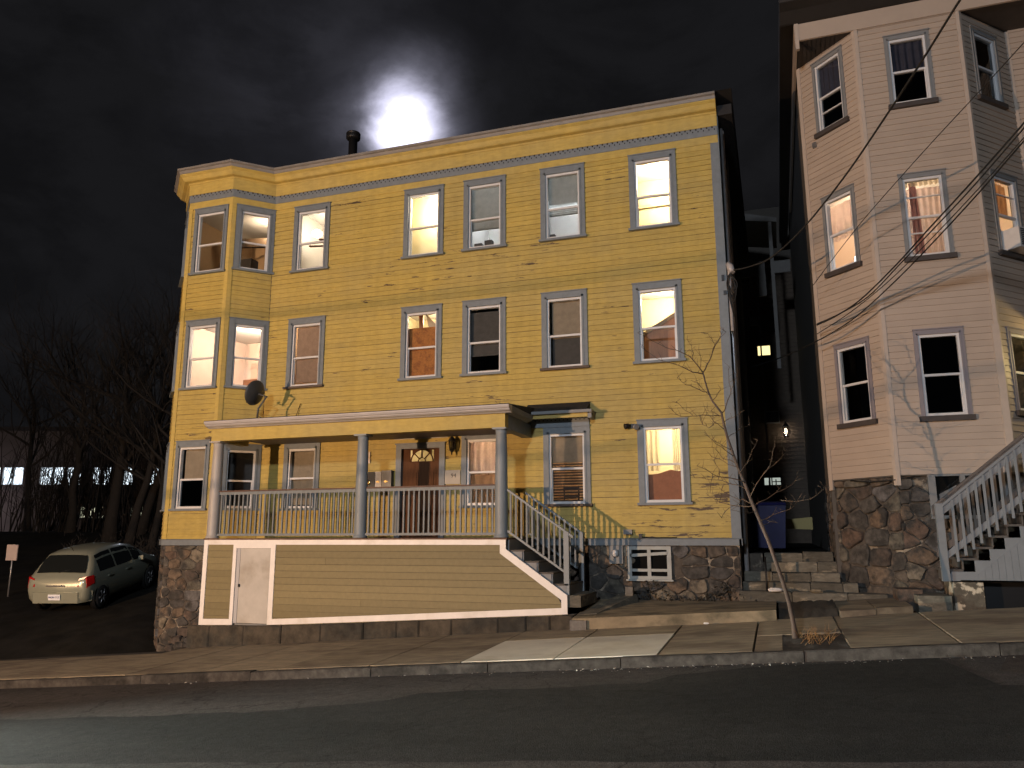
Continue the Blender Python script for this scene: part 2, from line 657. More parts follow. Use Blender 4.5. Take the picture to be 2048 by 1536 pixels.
STRAW = material('dry orange weed', (.20, .10, .03), .8, var=.35, vscale=10)
GLASS = glass('window glass')
GLASS_DARK = glass('dark window glass', (.55, .57, .58), .14)

# ------------------------------------------------------------------ ground
def S(x, y):                              # top of the sidewalk: the street climbs to the right
    return .0784 * x + .03 * y - 1.31


def smooth(a, b, v):
    t = min(1, max(0, (v - a) / (b - a)))
    return t * t * (3 - 2 * t)


def terrain_z(x, y):
    street = .0784 * max(-60, min(x, 30)) + .03 * max(-30, min(y, 4)) - 1.31
    lot = -1.9 + .165 * min(max(y - .8, -4), 14) + .02 * (x + 17) * smooth(-40, -17, x)
    if y > 14.8:
        lot += .012 * min(y - 14.8, 60)
    left = smooth(-12.6, -14.5, x) * smooth(-4.4, .8, y)
    z = street * (1 - left) + lot * left
    if left < .5:
        z -= .30 * (1 - left)
        if y > 2:                       # behind the houses
            z = z * (1 - smooth(2, 6, y)) + (-.35) * smooth(2, 6, y)
    return z


def sheet(name, xs, ys, fz, mat):
    mb = MB()
    n = len(xs)
    vs = [(x, y, fz(x, y)) for y in ys for x in xs]
    fs = [(j * n + i, j * n + i + 1, (j + 1) * n + i + 1, (j + 1) * n + i) for j in range(len(ys) - 1) for i in range(n - 1)]
    mb.add(vs, fs, 0, True)
    return struct(name, mb, mat)


def lin(a, b, n):
    return [a + (b - a) * i / (n - 1) for i in range(n)]


LOTGROUND = material('dark lot asphalt', (.014, .0138, .0135), .95, var=.4, vscale=1.6, bump=.5, bscale=14, col2=(.021, .0195, .016), c2scale=.35, spec=.1)
sheet('ground', [-900, -400, -200, -120] + lin(-90, -26, 17) + lin(-25, -10, 31) + lin(-9, 30, 14) + [60, 150, 500],
      [-300, -120, -60, -30] + lin(-25, -6, 8) + lin(-5, 18, 47) + lin(20, 90, 15) + [150, 300, 900], terrain_z, LOTGROUND)


def road_mat(name, c1, c2, rough):
    m = material(name, c1, rough, var=.22, vscale=26, bump=.55, bscale=90, col2=c2, c2scale=.7, vstretch=(.5, 1.4, 1))
    return m


ASPHALT = asphalt('worn asphalt', (.062, .056, .053), (.046, .043, .042), .55)
PATCH = asphalt('dark asphalt patch', (.021, .0215, .021), (.029, .029, .028), .75)


def road_z(x, y):
    return S(x, y) - .13 + (.0 if y > -9.5 else .03 * min(-9.5 - y, 4))


sheet('road', [-70, -40] + lin(-30, 24, 28) + [40, 70], lin(-13.4, -5.2, 12), road_z, ASPHALT)

# darker repaved strip with an irregular edge, 4 mm above the old surface
edge_top = [(-20, -7.9), (-13, -7.75), (-9.5, -7.66), (-7.1, -7.58), (-5.7, -7.46), (-4.3, -7.14), (-3.95, -6.86), (-3.75, -6.58),
            (-2.7, -6.5), (-.9, -6.36), (-.62, -5.86), (.65, -5.45), (2.45, -5.34), (2.62, -6.2), (2.74, -6.89), (3.4, -6.98), (6, -7.05), (14, -7.2)]
edge_bot = [(-20, -9.95), (-9, -9.75), (-7.0, -9.68), (-4, -9.56), (-1.5, -9.5), (2, -9.48), (6, -9.45), (14, -9.4)]


def interp(tab, x):
    for (a, b), (c, d) in zip(tab, tab[1:]):
        if a <= x <= c:
            return b + (d - b) * (x - a) / (c - a)
    return tab[-1][1]


_xs = sorted(set([round(a, 3) for a, _ in edge_top] + lin(-20, 14, 120)))
_mb = MB()
_vs = []
for x in _xs:
    jt = .035 * sin(x * 3.7) + .02 * sin(x * 11.3)
    a, b = interp(edge_top, x) + jt, interp(edge_bot, x) + jt * .6
    for k in range(4):
        y = a + (b - a) * k / 3
        _vs.append((x, y, road_z(x, y) + .004))
_mb.add(_vs, [(i * 4 + k, (i + 1) * 4 + k, (i + 1) * 4 + k + 1, i * 4 + k + 1) for i in range(len(_xs) - 1) for k in range(3)])
struct('road_patch', _mb, PATCH)

# second, paler trench patch near the kerb on the up-hill side
_mb = MB()
_q = [(3.2, -5.32), (6.5, -5.3), (6.5, -6.85), (3.5, -6.8), (2.9, -6.2)]
_mb.add([(x, y, road_z(x, y) + .008) for x, y in _q], [tuple(range(5))[::-1]])
struct('road_patch', _mb, asphalt('brown asphalt patch', (.06, .050, .044), (.048, .041, .037), .6))

# opposite sidewalk and kerb (behind the camera)
sheet('far_sidewalk', lin(-40, 30, 10), [-19.5, -16, -13.6], lambda x, y: S(x, -13.5) + .09, CONCRETE)

# sidewalk: bedding sheet plus slabs laid on it one by one
walk = MB()
xs = lin(-34, 26, 31)
ys = [-5.12, -3.5, -1.95]
walk.add([(x, y, S(x, y) - .05) for y in ys for x in xs],
         [(j * 31 + i, j * 31 + i + 1, (j + 1) * 31 + i + 1, (j + 1) * 31 + i) for j in range(2) for i in range(30)])
sidewalk = struct('sidewalk', walk, SOIL)


def slab(x0, x1, y0, y1, mat, lift=0.0, g=.011):
    """one concrete slab with a dropped edge and slight tilt"""
    mb = MB()
    t1, t2 = random.uniform(-.006, .006), random.uniform(-.004, .004)

    def z(x, y):
        return S(x, y) + lift + t1 * (x - x0) / (x1 - x0) + t2
    e = .005
    ring0 = [(x0 + g, y0 + g), (x1 - g, y0 + g), (x1 - g, y1 - g), (x0 + g, y1 - g)]
    ring1 = [(x0 + g + e, y0 + g + e), (x1 - g - e, y0 + g + e), (x1 - g - e, y1 - g - e), (x0 + g + e, y1 - g - e)]
    vs = [(x, y, S(x, y) - .06) for x, y in ring0] + [(x, y, z(x, y) - .008) for x, y in ring0] + [(x, y, z(x, y)) for x, y in ring1]
    fs = []
    for b in (0, 4):
        fs += [(b + i, b + (i + 1) % 4, b + 4 + (i + 1) % 4, b + 4 + i) for i in range(4)]
    fs.append((8, 9, 10, 11))
    mb.add(vs, fs)
    return mb.build('slab', mat, sidewalk)


x = -34.0
joints = []
while x < -5.4:
    joints.append(x)
    x += 1.46
joints = [j - (joints[-1] + 1.46 + 5.25) * 0 for j in joints]
cuts = [-33.9 + 1.5 * i for i in range(19)] + [-5.28, -3.79, -2.37, -.92, .33, 1.50, 2.76, 4.25, 5.7, 7.2, 8.7, 10.2, 11.7, 13.2, 14.7]
cuts = [c for c in cuts if c <= -6.6] + [-5.28, -3.79, -2.37, -.92, .33, 1.50, 2.76, 4.25, 5.7, 7.2, 8.7, 10.2, 11.7, 13.2, 14.7]
for a, b in zip(cuts, cuts[1:]):
    if abs(a + 3.79) < .01 or abs(a + 2.37) < .01:
        slab(a, b, -5.12, -3.12, CONCRETE_NEW, .004)
        slab(a, b, -3.12, -1.95, CONCRETE)
    elif abs(a - .33) < .01:
        slab(a, b, -3.75, -1.95, CONCRETE)          # kerb half of this bay is the tree pit
        slab(a, a + .38, -5.12, -3.75, CONCRETE, -.008)
    elif a < -12.5:
        slab(a, b, -5.12, -2.6, CONCRETE)
    else:
        slab(a, b, -5.12, -1.95, CONCRETE)

# soil of the tree pit
_mb = MB()
_n = 13
_vs = []
for j in range(_n):
    for i in range(_n):
        x = .70 + .80 * i / (_n - 1)
        y = -5.12 + 1.37 * j / (_n - 1)
        _vs.append((x, y, S(x, y) - .02 + random.uniform(-.012, .02) + .035 * math.exp(-((x - .95) ** 2 + (y + 4.25) ** 2) / .08)))
_mb.add(_vs, [(j * _n + i, j * _n + i + 1, (j + 1) * _n + i + 1, (j + 1) * _n + i) for j in range(_n - 1) for i in range(_n - 1)], 0, True)
struct('tree_pit_soil', _mb, SOIL)

# kerb of long granite stones
kerb = struct('kerb', MB().hexa([(-40, -5.27, S(-40, -5.2) - .5), (26, -5.27, S(26, -5.2) - .5), (26, -5.13, S(26, -5.2) - .5), (-40, -5.13, S(-40, -5.2) - .5),
                                 (-40, -5.27, S(-40, -5.2) - .14), (26, -5.27, S(26, -5.2) - .14), (26, -5.13, S(26, -5.2) - .14), (-40, -5.13, S(-40, -5.2) - .14)]), SOIL)
kj = [-34, -31.6, -29.3, -26.9, -24.6, -22.4, -20.1, -17.8, -15.4, -13.2, -11.6, -9.4, -7.27, -5.15, -3.3, -1.39, .95, 3.13, 5.3, 7.5, 9.8, 12, 14]
for a, b in zip(kj, kj[1:]):
    mb = MB()
    j = [random.uniform(-.008, .008) for _ in range(3)]
    n = 5
    for i in range(n):
        pass
    vs = []
    for i in range(n):
        x = a + .005 + (b - a - .010) * i / (n - 1)
        h = S(x, -5.2) + j[0] + random.uniform(-.004, .004)
        yy = -5.29 + j[1] + random.uniform(-.005, .005)
        vs += [(x, yy, h - .32), (x, yy, h - .016), (x, yy + .018, h), (x, -5.135, h), (x, -5.135, h - .3)]
    fs = [(i * 5 + k, (i + 1) * 5 + k, (i + 1) * 5 + k + 1, i * 5 + k + 1) for i in range(n - 1) for k in range(4)]
    fs += [(0, 1, 2, 3, 4), tuple((n - 1) * 5 + k for k in range(5))[::-1]]
    mb.add(vs, fs)
    mb.build('kerb_stone', KERBSTONE, kerb)

# specks of litter and gravel along the gutter, nobody could count them
_mb = MB()
_rg = random.Random(3)
for i in range(330):
    x = _rg.uniform(-9, 6) if i > 200 else _rg.uniform(-2.5, 4.5)
    y = -5.31 - abs(_rg.gauss(0, .10))
    s = _rg.uniform(.006, .02) * (1.7 if _rg.random() < .12 else 1)
    c = Vector((x, y, road_z(x, y) + s * .4))
    q = [c + Vector((_rg.uniform(-1, 1), _rg.uniform(-1, 1), _rg.uniform(-.3, .6))) * s for _ in range(4)]
    _mb.add(q, ((0, 1, 2), (0, 2, 3), (0, 3, 1), (1, 3, 2)), 0 if _rg.random() < .45 else 1)
tag(_mb.build('gutter_litter', [material('pale litter', (.5, .47, .42), .8), material('brown grit', (.13, .10, .08), .9)]),
    'pale grit and litter specks scattered along the kerb', 'litter', kind='stuff')

# ------------------------------------------------------------------ walls, boards, windows
def board_pieces(u0, u1, z0, z1, e, holes):
    """clapboard courses cut round openings -> (u0,u1,z0,z1,full)"""
    out = []
    n = int(math.ceil((z1 - z0) / e - 1e-6))
    for i in range(n):
        a, b = z0 + i * e, min(z0 + (i + 1) * e, z1)
        cutsu = {u0, u1}
        hs = [h for h in holes if h[3] > a + .004 and h[2] < b - .004]
        for h in hs:
            cutsu |= {min(max(h[0], u0), u1), min(max(h[1], u0), u1)}
        cu = sorted(cutsu)
        segs = []
        for p, q in zip(cu, cu[1:]):
            if q - p < .012:
                continue
            mid = (p + q) / 2
            za, zb = a, b
            for h in hs:
                if h[0] <= mid <= h[1]:
                    if h[2] <= za and h[3] >= zb: za = zb
                    elif h[2] > za: zb = min(zb, h[2])
                    else: za = max(za, h[3])
            if zb - za < .006:
                continue
            if segs and abs(segs[-1][1] - p) < 1e-6 and segs[-1][2] == za and segs[-1][3] == zb:
                segs[-1][1] = q
            else:
                segs.append([p, q, za, zb])
        out += segs
    return out


def clad(parent, F, u0, u1, z0, z1, e, holes, mat, db=.020, dt=.006, name='clapboard', rest_name='clapboard_siding', limit=0, gapw=.0024):
    ps = board_pieces(u0, u1, z0, z1, e, holes)
    ps.sort(key=lambda s: -(s[1] - s[0]) * (s[3] - s[2]))
    def lap(s):
        return min(.4 * (s[3] - s[2]), abs(random.gauss(0, 1)) * gapw + gapw * .7)
    for s in ps[:limit]:
        k = random.uniform(-.0025, .003)
        MB().wedge(F, s[0] + .001, s[1] - .001, s[2] + lap(s), s[3], db + k, dt).build(name, mat, parent)
    if len(ps) > limit:
        mb = MB()
        for s in ps[limit:]:
            k = random.uniform(-.0025, .003)
            mb.wedge(F, s[0] + .001, s[1] - .001, s[2] + lap(s), s[3], db + k, dt)
        mb.build(rest_name, mat, parent, kind='stuff')
    return len(ps)


def wall_panel(mb, F, u0, u1, z0, z1, holes, d0=-.12, d1=-.002, m=0):
    """backing wall with openings"""
    zs = sorted({z0, z1} | {min(max(q, z0), z1) for h in holes for q in h[2:4]})
    for a, b in zip(zs, zs[1:]):
        if b - a < 1e-5: continue
        hs = sorted([h for h in holes if h[2] <= a + 1e-6 and h[3] >= b - 1e-6])
        u = u0
        for h in hs:
            if h[0] > u: mb.fbox(F, u, h[0], d0, d1, a, b, m)
            u = max(u, h[1])
        if u < u1: mb.fbox(F, u, u1, d0, d1, a, b, m)


CAS = .125


def window(parent, F, u0, u1, z0, z1, casing_mat, sash_mat, sill_mat, glass_mat, cas=CAS, top=.14, proud=.045, mid=.49, sill=.055, storm=False, extra=()):
    """double-hung window. outer size includes the casing. parts: window (casing) > sill, sash_frame, pane, pane"""
    mb = MB()
    iu0, iu1, iz0, iz1 = u0 + cas, u1 - cas, z0 + sill, z1 - top
    mb.fbox(F, u0, iu0, -.10, proud, z0 + sill, z1)
    mb.fbox(F, iu1, u1, -.10, proud, z0 + sill, z1)
    mb.fbox(F, iu0, iu1, -.10, proud - .002, iz1, z1)
    mb.fbox(F, u0 - .012, u1 + .012, -.02, proud + .022, z1, z1 + .022)          # drip cap
    mb.fbox(F, u0 + cas * .68, iu0 + .002, proud, proud + .014, z0 + sill, z1 - top * .7)   # inner bead
    mb.fbox(F, iu1 - .002, u1 - cas * .68, proud, proud + .014, z0 + sill, z1 - top * .7)
    mb.fbox(F, u0 + cas * .68, u1 - cas * .68, proud - .001, proud + .014, iz1 - .002, z1 - top * .7)
    w = mb.build('window', casing_mat, parent)
    MB().fbox(F, u0 - .035, u1 + .035, -.10, proud + .05, z0, z0 + sill - .003).build('sill', sill_mat, w)
    s = MB()
    f = .042
    zm = iz0 + (iz1 - iz0) * mid
    do, di = .012, -.03                        # outer face of the frame, lower sash sits deeper
    s.fbox(F, iu0, iu0 + f, -.075, do, iz0, iz1)
    s.fbox(F, iu1 - f, iu1, -.075, do, iz0, iz1)
    s.fbox(F, iu0 + f, iu1 - f, -.075, do - .002, iz1 - f * 1.2, iz1)
    s.fbox(F, iu0 + f, iu1 - f, -.075, do - .002, iz0, iz0 + f * 1.25)
    s.fbox(F, iu0 + f, iu1 - f, -.07, -.012, zm - .022, zm + .022)
    g = .018
    s.fbox(F, iu0 + f, iu0 + f + g, -.075, -.035, iz0 + f, zm)
    s.fbox(F, iu1 - f - g, iu1 - f, -.075, -.035, iz0 + f, zm)
    for ez in extra:
        s.fbox(F, iu0 + f, iu1 - f, -.05, -.02, iz0 + (iz1 - iz0) * ez - .012, iz0 + (iz1 - iz0) * ez + .012)
    s.build('sash_frame', sash_mat, w)
    MB().add([F.p(a, -.035, b) for a, b in ((iu0 + f, zm), (iu1 - f, zm), (iu1 - f, iz1 - f), (iu0 + f, iz1 - f))], [(0, 1, 2, 3)]).build('pane', glass_mat, w)
    MB().add([F.p(a, -.055, b) for a, b in ((iu0 + f, iz0 + f), (iu1 - f, iz0 + f), (iu1 - f, zm), (iu0 + f, zm))], [(0, 1, 2, 3)]).build('pane', glass_mat, w)
    return w, (iu0, iu1, iz0, iz1, zm)


def room(parent, F, u0, u1, dep, z0, z1, wall, ceil=None, floor=None, front=.125):
    """inside of the room behind a window; open towards the window wall"""
    mb = MB()
    d0, d1 = -front, -dep
    c = [F.p(a, d, z) for z in (z0, z1) for a, d in ((u0, d0), (u1, d0), (u1, d1), (u0, d1))]
    mb.add(c, [(1, 2, 6, 5), (2, 3, 7, 6), (3, 0, 4, 7)], 0)
    mb.add(c, [(4, 5, 6, 7)], 1)
    mb.add(c, [(0, 1, 2, 3)], 2)
    return mb.build('room', [wall, ceil or wall, floor or wall], parent)


def facet_room(parent, pts, z0, z1, wall, ceil, floor, nwall=3):
    mb = MB()
    n = len(pts)
    a = [(x, y, z0) for x, y in pts]
    b = [(x, y, z1) for x, y in pts]
    mb.add(a + b, [(i, i + 1, n + i + 1, n + i) for i in range(nwall)], 0)
    mb.add(b, [tuple(range(n))], 1)
    mb.add(a, [tuple(range(n))], 2)
    return mb.build('room', [wall, ceil, floor], parent)


# irregular masonry -----------------------------------------------------------
def clip(poly, nx, ny, c):
    out = []
    for i in range(len(poly)):
        a, b = poly[i], poly[(i + 1) % len(poly)]
        da, db = a[0] * nx + a[1] * ny - c, b[0] * nx + b[1] * ny - c
        if da <= 0: out.append(a)
        if (da < 0 < db) or (db < 0 < da):
            t = da / (da - db)
            out.append((a[0] + (b[0] - a[0]) * t, a[1] + (b[1] - a[1]) * t))
    return out


def rubble(parent, F, outline, sx, sz, depth, mat, seed, gap=.016, holes=(), d=0.0):
    """field stones: jittered rows of cells clipped to an outline given as (u, z); each stone is a part"""
    rg = random.Random(seed)
    us = [p[0] for p in outline]
    zs = [p[1] for p in outline]
    pts = []
    z = min(zs) - sz * .3
    r = 0
    while z < max(zs) + sz * .5:
        h = sz * rg.uniform(.7, 1.35)
        u = min(us) - sx * rg.random()
        while u < max(us) + sx * .5:
            w = sx * rg.uniform(.6, 1.6)
            pts.append((u + w / 2, z + h / 2 + rg.uniform(-.3, .3) * h))
            u += w
        z += h
    A = sx / sz * .75
    for i, (pu, pz) in enumerate(pts):
        poly = list(outline)
        for j, (qu, qz) in enumerate(pts):
            if i == j or abs(qu - pu) > 3 * sx or abs(qz - pz) > 3.5 * sz: continue
            nx, ny = (qu - pu), (qz - pz) * A * A
            c = nx * (pu + qu) / 2 + ny * (pz + qz) / 2
            poly = clip(poly, nx, ny, c)
            if len(poly) < 3: break
        if len(poly) < 3: continue
        rough_poly = []
        for q in range(len(poly)):
            (a0, b0), (a1, b1) = poly[q], poly[(q + 1) % len(poly)]
            l = hypot(a1 - a0, b1 - b0)
            if l < .03: 
                rough_poly.append(((a0 + a1) / 2, (b0 + b1) / 2))
                continue
            for f in (.14, .5, .86) if l > .12 else (.2, .8):
                w = rg.uniform(-.05, .03) * l if f == .5 else 0
                rough_poly.append((a0 + (a1 - a0) * f - (b1 - b0) * w / max(l, .01) , b0 + (b1 - b0) * f + (a1 - a0) * w / max(l, .01)))
        poly = rough_poly
        if len(poly) < 3: continue
        cu = sum(p[0] for p in poly) / len(poly)
        cz = sum(p[1] for p in poly) / len(poly)
        if any(h[0] < cu < h[1] and h[2] < cz < h[3] for h in holes): continue
        rad = max(hypot(p[0] - cu, p[1] - cz) for p in poly)
        if rad < .05: continue
        k0 = max(.6, 1 - gap / rad * 1.2)
        t = depth * rg.uniform(.4, 1.5)
        tu, tz = rg.uniform(-.12, .12), rg.uniform(-.12, .12)
        n = len(poly)
        jit = [rg.uniform(.90, 1.04) for _ in range(n)]
        vs = []
        for k, dd in ((k0, -.02), (k0 * .985, .55 * t), (k0 * .90, .95 * t)):
            for q, (pu2, pz2) in enumerate(poly):
                uu, zz = cu + (pu2 - cu) * k * jit[q], cz + (pz2 - cz) * k * jit[q]
                vs.append(F.p(uu, d + dd + (tu * (uu - cu) + tz * (zz - cz)) * (dd > 0), zz))
        vs.append(F.p(cu, d + t * rg.uniform(.9, 1.05), cz))
        fs = [(b * n + q, b * n + (q + 1) % n, (b + 1) * n + (q + 1) % n, (b + 1) * n + q) for b in (0, 1) for q in range(n)]
        fs += [(2 * n + q, 2 * n + (q + 1) % n, 3 * n) for q in range(n)]
        MB().add(vs, fs).build('stone', mat, parent)
OPENING_DARK = material('painted dark of openings', (.02, .018, .016), .9)  # flat dark standing for shade inside drilled holes and cellar openings

# ------------------------------------------------------------------ the yellow three-storey house
house = thing('apartment_house', (-6.5, 3, -1.3), 'three storey yellow clapboard house with slate grey window trim and a front bay', 'house')
BR = Frame(-11.95, -.75, 1, 1)             # facet of the bay that faces the camera's side
BF = Frame(-13.27, -.75, 1, 0)
BL = Frame(-14.02, 0, 1, -1)
LBR = hypot(.75, .75)
SIDE = Frame(.02, 0, 0, 1)                 # alley side wall

WX = [(-10.59, -9.54), (-7.46, -6.41), (-5.89, -4.83), (-3.985, -2.94), (-1.93, -.89)]
Z3, Z2, Z1 = (6.63, 8.40), (3.63, 5.40), (.67, 2.42)
front_holes = []
wins = {}
for fl, zz in ((3, Z3), (2, Z2)):
    for i, (a, b) in enumerate(WX):
        wins[(fl, i)] = (a, b, zz[0], zz[1])
wins[(1, 0)] = (-10.52, -9.52, .67, 2.28)
wins[(1, 2)] = (-5.88, -4.83, .67, 2.32)
wins[(1, 3)] = (-3.97, -2.94, .67, 2.36)
wins[(1, 4)] = (-1.93, -.89, .67, 2.42)
DOOR = (-7.50, -6.28, .02, 2.13)
wall_holes = [(a + .10, b - .10, c + .03, d - .1) for a, b, c, d in wins.values()] + [(DOOR[0] + .1, DOOR[1] - .1, DOOR[2], DOOR[3] - .08)]
board_holes = [(a + .01, b - .01, c + .01, d - .005) for a, b, c, d in wins.values()] + [(DOOR[0] + .01, DOOR[1] - .01, DOOR[2] - .1, DOOR[3] - .01)]
bf_w = {3: (.19, 1.22, 6.60, 8.38), 2: (.19, 1.22, 3.62, 5.38), 1: (.18, 1.18, .67, 2.34)}
br_w = {3: (.10, 1.06, 6.66, 8.40), 2: (.11, 1.06, 3.63, 5.40), 1: (.14, 1.06, .68, 2.26)}
bl_w = {3: (.05, .96, 6.62, 8.39), 2: (.05, .96, 3.62, 5.39), 1: (.05, .96, .67, 2.33)}


def wh(q):
    return (q[0] + .10, q[1] - .10, q[2] + .03, q[3] - .1)


def bh(q):
    return (q[0] + .01, q[1] - .01, q[2] + .01, q[3] - .005)


mb = MB()
wall_panel(mb, FRONT, -11.2, .02, -.13, 9.3, wall_holes)
wall_panel(mb, BR, 0, LBR, -.13, 9.3, [wh(q) for q in br_w.values()], d0=-.10)
wall_panel(mb, BF, 0, 1.32, -.13, 9.3, [wh(q) for q in bf_w.values()], d0=-.10)
wall_panel(mb, BL, 0, LBR, -.13, 9.3, [wh(q) for q in bl_w.values()], d0=-.10)
mb.box(-.10, .018, .125, 12, -.13, 9.25)                         # alley side
mb.box(-14.02, -13.9, .125, 12, -.13, 9.25)
mb.box(-13.9, -.10, 11.9, 12, -.13, 9.25)
mb.box(-14.0, .0, .12, 12, -.20, -.14)                           # floor over the cellar keeps street light out
mb.build('wall', SKIN_IN, house)

n_main = clad(house, FRONT, -11.19, -.135, 0.0, 8.42, .1203, board_holes, YELLOW, limit=296)
clad(house, BR, .09, LBR - .012, 0.0, 8.42, .1203, [bh(q) for q in br_w.values()], YELLOW)
clad(house, BF, .10, 1.23, 0.0, 8.42, .1203, [bh(q) for q in bf_w.values()], YELLOW)
clad(house, BL, .05, LBR - .09, 0.0, 8.42, .1203, [bh(q) for q in bl_w.values()], YELLOW)
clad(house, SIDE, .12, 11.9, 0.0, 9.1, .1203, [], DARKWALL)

mb = MB()
mb.fbox(FRONT, -.137, .045, -.01, .032, 0, 8.42)
mb.fbox(SIDE, -.004, .12, .0, .030, 0, 9.1)
mb.build('corner_board', BLUEGREY, house)
for F, a, b in ((BF, -.018, .10), (BF, 1.23, 1.338), (BR, -.016, .09), (BL, LBR - .09, LBR + .016)):
    MB().fbox(F, a, b, -.01, .030, 0, 8.42).build('corner_board', YTRIM, house)

# cornice stack: plain band, drilled dentil band, frieze board, cove, gutter -----------------


def sweep(path, prof, mat, name, closed_ends=True):
    """profile (out, z) swept along a plan path with mitred corners; outward is to the right of travel left->right"""
    pts = [Vector((p[0], p[1], 0)) for p in path]
    offs = []
    for i in range(len(pts)):
        ns = []
        if i > 0:
            d = (pts[i] - pts[i - 1]).normalized(); ns.append(Vector((d.y, -d.x, 0)))
        if i < len(pts) - 1:
            d = (pts[i + 1] - pts[i]).normalized(); ns.append(Vector((d.y, -d.x, 0)))
        n = sum(ns, Vector((0, 0, 0))).normalized()
        offs.append(n / max(.3, n.dot(ns[0])))
    mb = MB()
    k = len(prof)
    vs = [p + o * d + Vector((0, 0, z)) for p, o in zip(pts, offs) for d, z in prof]
    fs = [(i * k + j, (i + 1) * k + j, (i + 1) * k + (j + 1) % k, i * k + (j + 1) % k) for i in range(len(pts) - 1) for j in range(k)]
    fs += [tuple(range(k)), tuple((len(pts) - 1) * k + j for j in range(k))[::-1]]
    mb.add(vs, fs)
    return mb.build(name, mat, house)


PATH = [(-14.02, 1.2), (-14.02, 0), (-13.27, -.75), (-11.95, -.75), (-11.2, 0), (.03, 0)]
sweep(PATH, [(-.1, 8.42), (.026, 8.42), (.026, 8.60), (-.1, 8.60)], YTRIM, 'frieze_board')
sweep(PATH, [(-.1, 8.60), (.040, 8.60), (.046, 8.68), (.046, 8.80), (-.1, 8.80)], BLUEGREY, 'dentil_band')
sweep(PATH, [(-.1, 8.80), (.062, 8.80), (.070, 9.08), (-.1, 9.08)], YTRIM, 'frieze_board')
sweep(PATH, [(-.1, 9.08), (.085, 9.08), (.11, 9.115), (.20, 9.13), (.225, 9.155), (.27, 9.23), (.325, 9.27), (.325, 9.29), (-.1, 9.29)], YTRIM, 'cornice')
sweep(PATH, [(-.1, 9.292), (.335, 9.292), (.345, 9.345), (.355, 9.36), (.40, 9.375), (.40, 9.425), (-.1, 9.44)], DRIP, 'gutter')


def dentils(F, u0, u1, skew=.0):
    """two rows of small square holes cut in the band, shown as dark pegs standing for the shade in them"""
    mb = MB()
    n = int((u1 - u0) / .115)
    for i in range(n):
        u = u0 + (i + .5) * (u1 - u0) / n
        mb.fbox(F, u - .016, u + .016, .040, .050, 8.762, 8.802)
        mb.fbox(F, u + .036, u + .058, .040, .0485, 8.712, 8.744)
    return mb


for F, a, b in ((FRONT, -11.1, -.02), (BR, .03, LBR - .05), (BF, .03, 1.3)):
    dentils(F, a, b).build('dentil_row', OPENING_DARK, house, kind='stuff')

mb = MB()
mb.add([(-14.3, 1.2, 9.43), (-13.4, -1.05, 9.43), (-11.82, -1.05, 9.43), (-11.04, -.38, 9.43), (.38, -.38, 9.43), (.38, 12.2, 9.30), (-14.3, 12.2, 9.30),
        ], [(0, 1, 2, 3, 4, 5, 6)])
mb.box(-14.2, .3, 11.8, 12.1, 9.0, 9.29)
mb.fbox(SIDE, -.02, 12, .0, .33, 9.05, 9.28)
mb.build('roof', ROOFING, house)

# sill board above the foundation
mb = MB()
for F, a, b in ((FRONT, -11.2, .045), (BR, 0, LBR), (BF, -.02, 1.34), (BL, 0, LBR + .02)):
    mb.fbox(F, a, b, -.02, .045, -.135, -.012)
    mb.hexa([F.p(a, .06, -.012), F.p(b, .06, -.012), F.p(b, -.01, -.012), F.p(a, -.01, -.012),
             F.p(a, .058, -.002), F.p(b, .058, -.002), F.p(b, .0, .02), F.p(a, .0, .02)])
mb.fbox(SIDE, -.045, 12, -.02, .04, -.135, 0)
mb.build('water_table', BLUEGREY, house)

# foundation of field stones
FD = -.05
mb = MB()
mb.box(-3.2, .0, .03, .3, -2.2, -.13)
mb.box(-.25, .0, .3, 12, -2.2, -.13)
foundation = mb.build('foundation', MORTAR, house)
mb = MB()
mb.prism([Vector((-14.02, .0, -3.2)), Vector((-13.27 + .02, -.71, -3.2)), Vector((-11.97, -.71, -3.2)), Vector((-11.22, .0, -3.2))], (0, 0, 3.06))
bay_foundation = mb.build('foundation', MORTAR, house)
CELLAR = (-2.21, -1.33, -.80, -.15)
rubble(foundation, FRONT, [(-4.3, -1.75), (-.01, -1.5), (-.01, -.137), (-4.3, -.137)], .42, .235, .04, STONE, 5, .012, holes=[(CELLAR[0] - .04, CELLAR[1] + .04, CELLAR[2] - .03, 0)], d=-.03)
rubble(bay_foundation, BF, [(.03, -2.75), (1.29, -2.75), (1.29, -.14), (.03, -.14)], .38, .20, .04, STONE, 9, .012, d=-.04)
rubble(bay_foundation, BR, [(.02, -2.5), (LBR, -2.3), (LBR, -.14), (.02, -.14)], .24, .17, .04, STONE, 12, d=-.04)
rubble(bay_foundation, BL, [(.3, -2.7), (LBR - .01, -2.7), (LBR - .01, -.14), (.3, -.14)], .24, .17, .04, STONE, 15, d=-.04)

